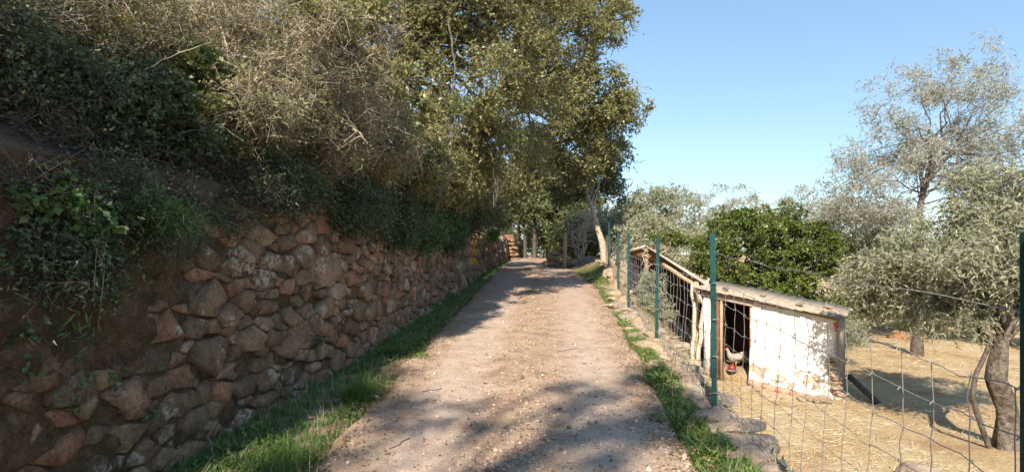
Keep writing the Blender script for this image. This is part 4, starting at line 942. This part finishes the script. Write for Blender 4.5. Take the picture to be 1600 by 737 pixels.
plant('oak_tree', 'tall oak arching over the far road with its crown against the sky', 'tree', bz((-2.2, 22.5)),
      [E(880.0, 60.0, 20.4, 1.92, 2.16, 2.04), E(915.0, 150.0, 21.0, 1.92, 1.92, 1.32), E(945.0, 20.0, 21.6, 1.32, 1.8, 1.44), E(960.0, 170.0, 21.6, 1.32, 1.56, 0.9), E(900.0, 240.0, 22.2, 1.68, 1.92, 1.2), E(850.0, 170.0, 20.4, 1.44, 1.8, 1.56), E(880.0, -60.0, 21.6, 2.4, 2.4, 1.92), E(830.0, 260.0, 21.6, 0.96, 1.8, 0.96)],
      430, R(202), M['oak'], M['twig'], n_tw=23, n_lf=14, clump=(.42, .85), trunk=[bz((-2.2, 22.5)), (-1.9, 22.3, 4.8), (-.6, 22, 7.4), (1.6, 21.6, 9.8)], trunk_r=.26, barkm=M['bark'], limbs=90, limb_r=.06, tw_r=.006, leaf=(.098, .054), droop=.15, up=.5)
for k, (x, y, h, r, lab) in enumerate(((-4.9, 9.0, 6.4, 2.0, 'dark oak in the hollow behind the dry thicket'), (-5.2, 13.5, 7.6, 2.4, 'dense dark oak filling the bank behind the arching branches'), (-4.6, 20, 8.0, 2.6, 'dark oak on the bank behind the tall arching oak'), (-6.6, 5.0, 6.3, 1.7, 'dark oak behind the bramble tangle at the top left'))):
    b = bz((x, y)); c = np.array([x, y, h * .78])
    plant('oak_tree', lab, 'tree', b, [(c, np.array([r, r, h * .32])), (c + (r * .5, -.3, -h * .22), np.array([r * .9, r * .9, h * .2]))], 130, R(210 + k), M['oak'], M['dark_twig'], tw_frac=.15, n_tw=15, n_lf=11, clump=(.5, .8), trunk=[b, c - (0, 0, 1), c], trunk_r=.2, barkm=M['bark'], limbs=30, limb_r=.05, tw_r=.006, leaf=(.095, .055), droop=.1)

# leaning pale trunk at the fence corner
b = at(945, 414, 23.0); b[2] = float(H(b[0], b[1])) - .1
plant('leaning_tree', 'tree with a bare pale leaning trunk at the far fence corner', 'tree', b,
      [E(925, 270, 25, 1.3, 1.5, 1.1), E(960, 300, 26, .9, 1.2, .8), E(890, 290, 25.5, 1.1, 1.4, .9), E(955, 240, 25, .9, 1.2, .8), E(930, 200, 25, 1.3, 1.4, 1.0)],
      170, R(221), M['oak_far'], M['twig'], n_tw=17, n_lf=12, clump=(.45, .8), trunk=[b, at(940, 375, 23), at(930, 340, 23), at(921, 312, 23), at(915, 280, 23.3)], trunk_r=.145, barkm=M['bleached_trunk'], limbs=20, limb_r=.026, tw_r=.008, leaf=(.10, .055))
for k, (px, py, Y, rx, rz, m, lab, nc) in enumerate(((855, 350, 47, 2.2, 2.0, 'light_tree', 'pale green sunlit tree closing the far end of the road', 90), (820, 300, 44, 2.6, 2.4, 'oak_far', 'dark tree left of the pale one at the end of the road', 80), (890, 290, 46, 2.6, 2.6, 'oak_far', 'tall dark tree right of the pale one at the end of the road', 90), (905, 370, 33, 1.6, 1.2, 'oak_far', 'shaded shrub behind the netting at the far fence corner', 70), (965, 355, 31, 2.2, 1.4, 'olive', 'grey-green bush behind the leaning pale trunk', 80), (850, 385, 56, 3.5, 1.8, 'light_tree', 'low pale thicket beyond the crest of the road', 60), (810, 240, 50, 4, 3.0, 'oak_far', 'large dark crown far behind the arching oaks', 120), (870, 340, 64, 5, 4.5, 'oak_far', 'tall dark tree furthest down the lane beyond the crest', 120), (930, 330, 55, 5, 3.5, 'oak_far', 'broad dark tree far behind the leaning pale trunk', 120), (790, 350, 52, 3, 3.0, 'oak_far', 'dark tree on the left bank beyond the wall end', 80), (835, 300, 37, 2.0, 1.5, 'oak_far', 'low dark branches closing over the lane before the crest', 80), (880, 330, 36, 1.7, 1.6, 'oak_far', 'dark tree behind the stone pile at the fence corner', 80), (915, 345, 38, 2.0, 1.8, 'oak_far', 'dark thicket behind the bleached shrub', 80))):
    c = at(px, py, Y); bb = bz((c[0], Y))
    plant('tree', lab, 'tree', bb, [(c, np.array([rx, rx, rz])), (c + (rx * .3, -.3, -rz * .5), np.array([rx * .8, rx * .8, rz * .6]))], nc, R(230 + k), M[m], M['twig'], tw_frac=.15, n_tw=15, n_lf=12, clump=(.6, 1.0), trunk=[bb - (0, 0, .2), (bb + c) / 2, c], trunk_r=.15, barkm=M['bark'], limbs=16, limb_r=.05, tw_r=.01, leaf=(.165, .09))
def dead_shrub():
    rng = R(245); b = at(905, 400, 27.5); b[2] = float(H(b[0], b[1])); parts = []
    for k in range(9):
        e = at(rng.uniform(885, 925), rng.uniform(325, 370), 27.2 + rng.uniform(-.5, .5)); P = wobble(b, e, 8, .12, rng, -.1); parts.append(tubes(P[None], np.linspace(.05, .018, 8)[None], 5))
        for j in range(6):
            a = P[rng.integers(3, 8)]; parts.append(tubes(wobble(a, a + rng.normal(size=3) * (.55, .4, .35), 5, .06, rng)[None], np.linspace(.025, .01, 5)[None], 4))
    V, q = join(parts); o = obj_np('dead_shrub', V, q, M['pale_wood']); tag(o, 'bleached leafless shrub behind the far netting beside the leaning trunk', 'shrub')
dead_shrub()

# right-hand side: olives and the dense green tree
b = at(1575, 690, 7.0); b = bz(b)
OL = dict(leaf=(.064, .018), droop=.42, up=.4)
tr = [b - (0, 0, .1), at(1583, 640, 7.0), at(1562, 590, 7.0), at(1548, 550, 7.1), at(1568, 505, 7.2), at(1540, 460, 7.3), at(1520, 420, 7.4)]
plant('olive_tree', 'gnarled old olive tree with twisted trunk at the right edge', 'tree', b,
      [E(1500, 400, 7.4, .8, .9, .55), E(1580, 380, 7.2, .7, .8, .6), E(1430, 420, 7.8, .7, .8, .4), E(1560, 310, 7.6, .7, .8, .45), E(1390, 460, 8.2, .4, .6, .3), E(1650, 350, 7.2, .9, .9, .7), E(1490, 475, 7.4, .5, .5, .22), E(1370, 500, 8.4, .25, .4, .2), E(1440, 505, 7.9, .2, .3, .16), E(1340, 440, 8.6, .3, .5, .3)],
      290, R(301), M['olive'], M['grey_twig'], tw_frac=.6, n_tw=19, n_lf=14, clump=(.22, .46), trunk=tr, trunk_r=.115, gnarl=1.7, barkm=M['olive_bark'], limbs=40, limb_r=.034, tw_r=.0035, straight=.14, align=.4, **OL)
def olive_stem():
    rng = R(303); P = np.array([at(1548, 680, 7.0), at(1530, 655, 7.0), at(1519, 620, 7.0), at(1524, 585, 7.0), at(1540, 552, 7.1), at(1552, 520, 7.1)]); P[0, 2] = H(P[0, 0], P[0, 1]) - .05
    ts = np.linspace(0, 5, 20); P = np.stack([np.interp(ts, np.arange(6), P[:, i]) for i in range(3)], 1)
    V, q = tube(P, np.linspace(.034, .024, 20), 8); o = obj_np('curved_stem', V, q, M['bark'], smooth_=True); tag(o, 'thin dark curved sucker stem beside the gnarled olive trunk', 'stem')
olive_stem()
b = bz(at(1432, 470, 14.5))
plant('olive_tree', 'tall sparse olive rising against the sky behind the field', 'tree', b,
      [E(1500, 120, 14.5, 1.3, 1.2, .9, 2), E(1400, 160, 14.5, .9, 1.1, .8, 1.3), E(1560, 190, 14.5, 1.2, 1.2, .9, 1.8), E(1380, 250, 14.5, 1.3, 1.2, .8, 1.8), E(1480, 240, 14.8, 1.3, 1.2, .8, 1.6), E(1330, 310, 14.5, 1.3, 1.2, .6, 1.4), E(1570, 290, 14.5, 1.2, 1.2, .9, 1.6), E(1400, 350, 14.2, 1.2, 1.2, .6, 1.4)],
      320, R(305), M['olive_pale'], M['grey_twig'], tw_frac=.6, n_tw=17, n_lf=13, clump=(.3, .6), trunk=[b, at(1434, 400, 14.5), at(1437, 330, 14.5), at(1450, 270, 14.5), at(1465, 210, 14.5)], trunk_r=.11, barkm=M['bark'], limbs=60, limb_r=.026, tw_r=.004, leaf=(.07, .019), droop=.12, up=.4, straight=.16, align=.4)
b = bz(at(1200, 480, 15.5))
plant('dense_tree', 'dense bright green round tree behind the hen house roof', 'tree', b,
      [E(1165, 365, 15.0, .8, .9, .7), E(1115, 395, 14.8, .55, .8, .8), E(1225, 375, 15.2, .7, .9, .75), E(1195, 340, 15.6, .7, .9, .45), E(1270, 395, 14.8, .7, .9, .8), E(1310, 430, 14.6, .5, .8, .7), E(1200, 440, 14.8, 1.6, 1.0, .6), E(1140, 350, 15.4, .4, .6, .4), E(1250, 345, 15.4, .4, .6, .35), E(1180, 480, 14.6, 1.3, .9, .55), E(1290, 480, 14.6, .9, .8, .5)],
      330, R(307), M['dense'], M['dark_twig'], tw_frac=.2, n_tw=16, n_lf=14, clump=(.2, .5), trunk=[b, b + (0, 0, 1.5), b + (.1, 0, 3)], trunk_r=.18, barkm=M['bark'], limbs=30, limb_r=.05, tw_r=.005, leaf=(.075, .044), droop=.1, up=.7, leaf_var=.5)
for k, (px, py, Y, rx, rz, m, lab, nc) in enumerate(((1040, 330, 23, 1.5, 1.2, 'olive', 'grey olive crown behind the lean-to roof', 100), (1010, 370, 20, 1.0, 1.0, 'olive', 'low grey olive between fence and lean-to ridge', 60), (1130, 320, 32, 2.2, 1.4, 'olive_pale', 'hazy pale distant tree left of the dense green tree', 45), (1250, 330, 26, 2.4, 1.0, 'olive_pale', 'pale olive crown showing over the dense green tree', 60), (1340, 360, 18, 1.4, 1.0, 'olive', 'olive right of the dense green tree', 80), (1420, 440, 21, 2.4, 1.3, 'olive', 'low olive at the far edge of the straw field', 90), (1570, 420, 17, 2.2, 1.6, 'olive', 'olive behind the gnarled trunk at the right edge', 90), (1080, 380, 27, 2.0, 1.2, 'olive', 'second grey olive further behind the lean-to', 60), (1500, 420, 30, 5.0, 1.8, 'oak_far', 'dark tree belt beyond the field under the tall olive', 120), (1110, 350, 45, 6, 2.6, 'olive_pale', 'pale far olive on the horizon left of the dense tree', 90), (1260, 350, 42, 6, 2.2, 'olive', 'far grey olive on the horizon behind the dense tree', 90), (1600, 380, 36, 6, 2.4, 'olive', 'far olive on the horizon at the right edge', 90))):
    c = at(px, py, Y); bb = bz((c[0], Y))
    plant('olive_tree' if m != 'oak_far' else 'tree', lab, 'tree', bb, [(c, np.array([rx, rx, rz])), (c + (rx * .2, -.2, -rz * .6), np.array([rx * .9, rx * .9, rz * .7]))], nc, R(310 + k), M[m], M['grey_twig'], tw_frac=.25, n_tw=18, n_lf=13, clump=(.4, .75), trunk=[bb - (0, 0, .2), (bb + c) / 2, c], trunk_r=.14, barkm=M['olive_bark'], limbs=14, limb_r=.03, tw_r=.005, leaf=(.115, .036) if m != 'oak_far' else (.12, .07), droop=.3, align=.45)
c = at(1325, 520, 12.5); plant('shrub', 'dry grey-green shrub beside the right end of the hen house', 'shrub', bz((c[0], 12.5)), [(c, np.array([.55, .5, .35]))], 34, R(330), M['olive'], M['grey_twig'], (.05, .014), (.15, .28), 16, 12, limbs=12, limb_r=.012)
c = at(1018, 455, 12.6); plant('climber', 'leafy green climber covering the netting in front of the lean-to', 'climber', bz((c[0], 12.6)), [(c, np.array([.28, .6, .55])), (c + (.1, -.5, -.35), np.array([.25, .5, .3]))], 60, R(331), M['olive'], M['twig'], (.045, .022), (.14, .26), 14, 13, limbs=14, limb_r=.01)
c = at(1045, 372, 15.6); plant('climber', 'green climber on top of the lean-to ridge', 'climber', c - (0, 0, .2), [(c, np.array([.55, .4, .14]))], 22, R(332), M['dense'], M['twig'], (.06, .035), (.15, .25), 12, 12, limbs=6, limb_r=.01)

# trees behind the photographer whose shade falls on the near road, wall and bank
for k, (x, y, cs, nc, lab) in enumerate(((-5.5, -8.5, [((-2.5, -8.3, 12.2), (1.0, .9, .8)), ((-1.35, -8.4, 12.3), (.9, .9, .7)), ((-2.0, -7.2, 12.6), (.7, .4, .5)), ((-1.0, -9.8, 12.2), (1.4, .5, .6))], 42, 'tall oak on the bank behind the viewer'),
                                ((-6.6, -6.0), 0, [((-5.6, -6.2, 11.2), (1.7, 1.4, 1.0)), ((-4.6, -7.2, 11.4), (1.3, 1.2, .9)), ((-6.4, -4.8, 10.6), (1.4, 1.2, 1.0))], 90, 'second tall oak on the bank further left behind the viewer'))):
    if isinstance(x, tuple): x, y = x
    b = bz((x, y)); plant('oak_tree', lab, 'tree', b, [(np.array(c), np.array(r)) for c, r in cs], nc, R(340 + k), M['oak'], M['twig'], n_tw=12 if k == 0 else 18, n_lf=13, clump=(.22, .48) if k == 0 else (.35, .6), trunk=[b, b + (.2, .2, 4), np.array(cs[0][0])], trunk_r=.24, barkm=M['bark'], limbs=24, limb_r=.05, tw_r=.006, leaf=(.08, .045))

# ------------------------------------------------------------------ grass, straw, gravel
def blades(rng, X, Y, Z, L, W, lean=.6, segs=3, dirx=None):
    n = len(X); a = rng.uniform(0, 2 * np.pi, n); D = np.stack([np.cos(a), np.sin(a), np.zeros(n)], 1)
    if dirx is not None: D = norm(D + dirx)
    Sd = np.stack([-D[:, 1], D[:, 0], np.zeros(n)], 1); k = rng.uniform(.25, 1, n) * lean
    base = np.stack([X, Y, Z], 1); V = []
    for s in range(segs):
        t = s / segs; p = base + D * (L * k * t * t)[:, None] + np.array([0, 0, 1.]) * (L * t * (1 - .45 * k * t))[:, None]
        w = (W * (1 - t * .75))[:, None] * .5; V += [p - Sd * w, p + Sd * w]
    p = base + D * (L * k)[:, None] + np.array([0, 0, 1.]) * (L * (1 - .45 * k))[:, None]
    V += [p - Sd * (W * .04)[:, None], p + Sd * (W * .04)[:, None]]
    V = np.stack(V, 1); m = 2 * (segs + 1); i = np.arange(n)[:, None] * m
    q = np.concatenate([i + np.array([[2 * s, 2 * s + 1, 2 * s + 3, 2 * s + 2]]) for s in range(segs)])
    return V.reshape(-1, 3), q
def left_grass():
    rng = R(401); n = 72000
    Y = 2.6 + (rng.random(n) ** 1.9) * 30; l, r = XW(Y) + .06, XL(Y) - .02 + .1
    t = rng.random(n) ** 1.15; X = l + (r - l) * t
    m = (fbm(X * 2.3, Y * 2.3, 31) > -.62 + .55 * t ** 2); X, Y, t = X[m], Y[m], t[m]
    # gather into tufts
    gx, gy = np.round(X * 8 + Y * 3.1), np.round(Y * 8 - X * 2.3); hx = np.sin(gx * 12.9 + gy * 78.2) * 437.5; hy = np.sin(gx * 39.3 + gy * 11.1) * 914.7
    X = X + ((hx - np.floor(hx)) - .5) * .12; Y = Y + ((hy - np.floor(hy)) - .5) * .12
    L = rng.uniform(.045, .115, len(X)) * (1 + .7 * (fbm(X * 1.6, Y * 1.6, 33) > .12) * (1 - t)) * (1 - .45 * t)
    V, q = blades(rng, X, Y, H(X, Y) - .01, L, rng.uniform(.0035, .007, len(X)) * (1 + Y * .06), .9, 2)
    o = obj_np('grass', V, q, M['grass']); tag(o, 'lush green grass strip at the foot of the stone wall', 'grass', kind='stuff')
left_grass()
def weeds(name, lab, seed, n, yr, pw, xl, xr, leaf, thr, mat):
    rng = R(seed); Y = yr[0] + (rng.random(n) ** pw) * (yr[1] - yr[0]); X = xl(Y) + (xr(Y) - xl(Y)) * rng.random(n)
    m = fbm(X * 2.1, Y * 2.1, seed) > thr; X, Y = X[m], Y[m]; n = len(X); a = rng.uniform(0, 6.28, n)
    d = np.stack([np.cos(a), np.sin(a), rng.uniform(.15, 1.1, n)], 1); base = np.stack([X, Y, H(X, Y) + rng.uniform(0, .05, n)], 1)
    L = leaf[0] * rng.uniform(.6, 1.4, n); V, q = leaf_mesh(base, d, np.tile([0, 0, 1.], (n, 1)) + rng.normal(size=(n, 3)) * .3, L, L * leaf[1], tri=True)
    o = obj_np(name, V, q, M[mat]); tag(o, lab, 'weeds', kind='stuff')
weeds('verge_weeds', 'low leafy weeds along the right verge of the road', 411, 60000, (2.8, 24), 1.9, lambda y: XR(y) + .04, lambda y: XF(y) - .16, (.032, .42), -.24, 'weed')
weeds('wall_foot_weeds', 'broad-leaved weeds among the grass below the wall', 412, 16000, (2.8, 20), 1.7, lambda y: XW(y) + .12, lambda y: XL(y) + .0, (.045, .5), .05, 'weed')
weeds('dark_ground_ivy', 'dark ground ivy along the drop below the near fence', 413, 9000, (1.4, 7.6), 1.2, lambda y: XF(y) + .10, lambda y: XF(y) + .48, (.05, .6), -.1, 'net')
def dry_stalks():
    rng = R(408); n = 3800; Y = 2.7 + (rng.random(n) ** 1.7) * 16; left = rng.random(n) < .5
    X = np.where(left, XW(Y) + .15 + (XL(Y) - XW(Y)) * rng.random(n), XR(Y) + (XF(Y) - XR(Y) + .1) * rng.random(n))
    V, q = blades(rng, X, Y, H(X, Y) - .01, rng.uniform(.06, .24, n), rng.uniform(.002, .004, n) * (1 + Y * .04), 1.1, 2)
    o = obj_np('dry_stalks', V, q, M['straw']); tag(o, 'dry pale stalks mixed into the grass on both verges', 'grass', kind='stuff')
dry_stalks()
def right_grass():
    rng = R(402); n = 12000; Y = 2.8 + (rng.random(n) ** 1.8) * 20; l, r = XR(Y) + .02, XF(Y) - .12
    X = l + (r - l) * rng.random(n); m = fbm(X * 2.1, Y * 2.1, 36) > -.02; X, Y = X[m], Y[m]
    V, q = blades(rng, X, Y, H(X, Y) - .01, rng.uniform(.05, .13, len(X)), rng.uniform(.003, .005, len(X)) * (1 + Y * .04), .8)
    o = obj_np('grass', V, q, M['weed']); tag(o, 'short bright grass between the road and the fence stones', 'grass', kind='stuff')
right_grass()
def tuft(px, py, n, L, mat, lab, Wd=.005, spread=.12, seed=0):
    rng = R(450 + seed); Y0 = F * EYE / (py - CY); x0 = (px - CX) / F * Y0; a = rng.uniform(0, 6.28, n); r = spread * np.sqrt(rng.random(n))
    X, Y = x0 + r * np.cos(a), Y0 + r * np.sin(a); V, q = blades(rng, X, Y, H(X, Y) - .01, L * rng.uniform(.6, 1.1, n), np.full(n, Wd) * rng.uniform(.7, 1.3, n), 1.1, 4, np.array([.7, -.3, 0]))
    o = obj_np('grass_tuft', V, q, M[mat]); tag(o, lab, 'grass tuft')
tuft(560, 625, 700, .28, 'grass', 'large arching grass tuft at the wall foot, middle of the strip', seed=1, spread=.16)
tuft(610, 555, 420, .23, 'grass', 'second arching grass tuft further along the wall foot', seed=2)
tuft(440, 735, 700, .23, 'grass', 'near arching grass tuft at the bottom edge of the strip', seed=3, spread=.22)
tuft(655, 563, 260, .16, 'weed', 'bright green weed tuft at the edge of the road', Wd=.016, seed=4, spread=.10)
def broad_weed():
    rng = R(471)
    for k, (px, py, lab) in enumerate(((1100, 715, 'broad-leaved green weed clump at the bottom right verge'), (1030, 600, 'leafy weed clump on the verge left of the nearest green post'), (1060, 668, 'low leafy weed with a yellow flower by the near rocks'))):
        Y0 = F * EYE / (py - CY); x0 = (px - CX) / F * Y0; n = 260; a = rng.uniform(0, 6.28, n); r = .2 * np.sqrt(rng.random(n))
        base = np.stack([x0 + r * np.cos(a), Y0 + r * np.sin(a), 0 * a], 1); base[:, 2] = H(base[:, 0], base[:, 1]) + rng.uniform(0, .07, n)
        d = np.stack([np.cos(a), np.sin(a), rng.uniform(.2, 1.3, n)], 1); L = rng.uniform(.035, .085, n)
        root = empty('weed_clump', (x0, Y0, float(H(x0, Y0))), lab, 'weed')
        V, q = leaf_mesh(base, d, np.tile([0, 0, 1.], (n, 1)) + rng.normal(size=(n, 3)) * .3, L, L * .36); obj_np('leaves', V, q, M['weed'], root)
        if k == 2:
            c = np.array([x0 + .02, Y0 - .08, float(H(x0, Y0)) + .14]); a = np.arange(14) / 14 * 6.283
            V, q = leaf_mesh(np.tile(c, (14, 1)), np.stack([np.cos(a), np.sin(a), .25 + 0 * a], 1), np.tile([0, 0, 1.], (14, 1)), np.full(14, .018), np.full(14, .007)); fl = obj_np('flower', V, q, M['yellow'], root)
            V, q = tubes(np.array([[c - (0, 0, .13), c]]), np.full((1, 2), .0018), 4); obj_np('stalk', V, q, M['weed'], fl)
broad_weed()
def straw():
    rng = R(403); n = 46000; Y = 2.5 + (rng.random(n) ** 1.5) * 17; X = XF(Y) + .55 + (rng.random(n) ** 1.1) * (1.1 + Y * .85)
    m = (fbm(X * .9, Y * .9, 41) > -.28); X, Y = X[m], Y[m]
    inshed = ((np.stack([X, Y], 1) - A0) @ LN > -.1) & ((np.stack([X, Y], 1) - A0) @ LN < 1.6) & ((np.stack([X, Y], 1) - A0) @ LD > -.2) & ((np.stack([X, Y], 1) - A0) @ LD < LS + .1)
    X, Y = X[~inshed], Y[~inshed]; n = len(X)
    a = rng.normal(.3, .8, n); d = np.stack([np.cos(a), np.sin(a), rng.normal(.04, .14, n)], 1); base = np.stack([X, Y, H(X, Y) + rng.uniform(.002, .025, n)], 1)
    V, q = leaf_mesh(base, d, np.tile([0, 0, 1.], (n, 1)) + rng.normal(size=(n, 3)) * .4, rng.uniform(.08, .26, n), rng.uniform(.003, .006, n) * (1 + Y * .05), tri=True)
    o = obj_np('straw', V, q, M['straw']); tag(o, 'pale dry straw strewn over the sunken field', 'straw', kind='stuff')
straw()
def dry_litter():
    rng = R(404); n = 9000; Y = 4 + rng.random(n) * 9; X = XF(Y) + rng.uniform(.05, 1.3, n); a = rng.uniform(0, 6.28, n)
    d = np.stack([np.cos(a), np.sin(a), rng.uniform(0, .9, n)], 1); base = np.stack([X, Y, H(X, Y)], 1)
    V, q = leaf_mesh(base, d, np.tile([0, 0, 1.], (n, 1)) + rng.normal(size=(n, 3)) * .4, rng.uniform(.05, .16, n), rng.uniform(.003, .006, n))
    o = obj_np('dry_grass', V, q, M['dry_leaf']); tag(o, 'dry brown grass on the slope just behind the fence', 'grass', kind='stuff')
dry_litter()
def gravel():
    rng = R(405); n = 46000; Y = 3.0 + (rng.random(n) ** 1.9) * 19; l, r = XL(Y), XR(Y); t = rng.random(n)
    keep = rng.random(n) < (.22 + .78 * np.exp(-((t - .52) / .15) ** 2) + .7 * np.exp(-((t - 1) / .08) ** 2) + .3 * np.exp(-(t / .06) ** 2)) * (.35 + .65 * (fbm(l * 1.1 + t * 5, Y * 1.4, 77) > -.1)); Y, t, l, r = Y[keep], t[keep], l[keep], r[keep]; n = len(Y)
    X = l + (r - l) * t; s = rng.gamma(1.6, .0030, n) + .0022; s = np.minimum(s, .026)
    oc = np.array([[1, 0, 0], [0, 1, 0], [-1, 0, 0], [0, -1, 0], [0, 0, .7], [0, 0, -.6]], float); f = np.array([[0, 1, 4], [1, 2, 4], [2, 3, 4], [3, 0, 4], [1, 0, 5], [2, 1, 5], [3, 2, 5], [0, 3, 5]])[:6]
    v = oc[None] * s[:, None, None] * rng.uniform(.6, 1.4, (n, 6, 1)) + rng.normal(size=(n, 6, 3)) * s[:, None, None] * .18
    a = rng.uniform(0, 6.28, n); c, sn = np.cos(a)[:, None], np.sin(a)[:, None]
    v = np.stack([v[..., 0] * c - v[..., 1] * sn, v[..., 0] * sn + v[..., 1] * c, v[..., 2]], -1) + np.stack([X, Y, road_z(X, Y) + s * .25], 1)[:, None]
    V = v.reshape(-1, 3); q = (np.arange(n)[:, None, None] * 6 + f[None]).reshape(-1, 3)
    o = obj_np('gravel', V, q, M['pebble']); tag(o, 'loose reddish gravel scattered over the track', 'gravel', kind='stuff')
gravel()
def leaf_litter():
    rng = R(407); n = 3200; Y = 2.8 + (rng.random(n) ** 1.6) * 16; left = rng.random(n) < .6
    X = np.where(left, XL(Y) + rng.normal(0, .16, n), XR(Y) + rng.normal(0, .14, n)); X = np.where(rng.random(n) < .12, XL(Y) + (XR(Y) - XL(Y)) * rng.random(n), X)
    a = rng.uniform(0, 6.28, n); d = np.stack([np.cos(a), np.sin(a), rng.normal(0, .2, n)], 1); base = np.stack([X, Y, np.maximum(H(X, Y), road_z(X, Y)) + .008], 1)
    V, q = leaf_mesh(base, d, np.tile([0, 0, 1.], (n, 1)) + rng.normal(size=(n, 3)) * .35, rng.uniform(.02, .045, n), rng.uniform(.01, .022, n))
    o = obj_np('leaf_litter', V, q, M['litter']); tag(o, 'brown fallen oak leaves along both edges of the track', 'leaf litter', kind='stuff')
M['litter'] = leaf_mat('fallen_leaf', [(0, (.10, .06, .03)), (.5, (.22, .14, .07)), (1, (.36, .27, .15))], .1, .7)
leaf_litter()
def fallen_twigs():
    rng = R(406)
    for px0, py0, px1, py1, lab in ((868, 549, 905, 541, 'fallen twig lying on the middle of the sunlit road'), (660, 610, 690, 604, 'fallen twig on the road near the left wheel track'), (608, 697, 640, 682, 'fallen twig at the left edge of the near road')):
        P = [];
        for x, y in ((px0, py0), (px1, py1)):
            Y0 = F * (EYE - .06) / (y - CY); P.append(np.array([(x - CX) / F * Y0, Y0, 0]))
        W_ = wobble(P[0], P[1], 6, .008, rng); W_[:, 2] = road_z(W_[:, 0], W_[:, 1]) + .006; V, q = tube(W_, .004, 5); o = obj_np('fallen_twig', V, q, M['twig']); tag(o, lab, 'twig')
fallen_twigs()
p = at(1440, 735, 5.9); z = float(H(p[0], p[1])); rock('boulder', (p[0], p[1], z + .06), (.36, .28, .22), 501, M['pale_rock'], rot=(0, .1, .4), label='pale grey boulder in the straw at the bottom right', cat='rock')
p = at(1415, 540, 18.5); z = float(H(p[0], p[1])); rock('earth_mound', (p[0], p[1], z), (.8, .6, .36), 502, simple('orange_earth', (.30, .14, .07), (.46, .24, .13), 6, .95, .8, .05), label='orange earth mound at the far edge of the field', cat='mound')


# ------------------------------------------------------------------ things of a kind share a group
GROUPS = {'hen': 'hens in the hen house doorway', 'oak_tree': 'oaks on the left bank', 'olive_tree': 'olives around the field', 'tree': 'far trees beyond the lane and field',
          'leafy_spray': 'leafy sprays hanging from the thicket', 'overhanging_scrub': 'scrub leaning over the wall', 'scrub': 'scrub on the bank', 'hanging_scrub': 'scrub hanging down the wall',
          'grass_tuft': 'grass tufts at the wall foot', 'weed_clump': 'weed clumps on the right verge', 'wall_plant': 'small plants rooted in the wall', 'fallen_twig': 'fallen twigs on the road',
          'bare_branch': 'bare branches in the thicket', 'wooden_prop': 'props at the lean-to', 'dry_thicket': 'dry thickets above the wall', 'climber': 'climbers', 'vine': 'autumn vines in the thicket'}
for o in list(COL.objects):
    k = o.name.split('.')[0]
    if o.parent is None and 'category' in o and k in GROUPS: o['group'] = GROUPS[k]
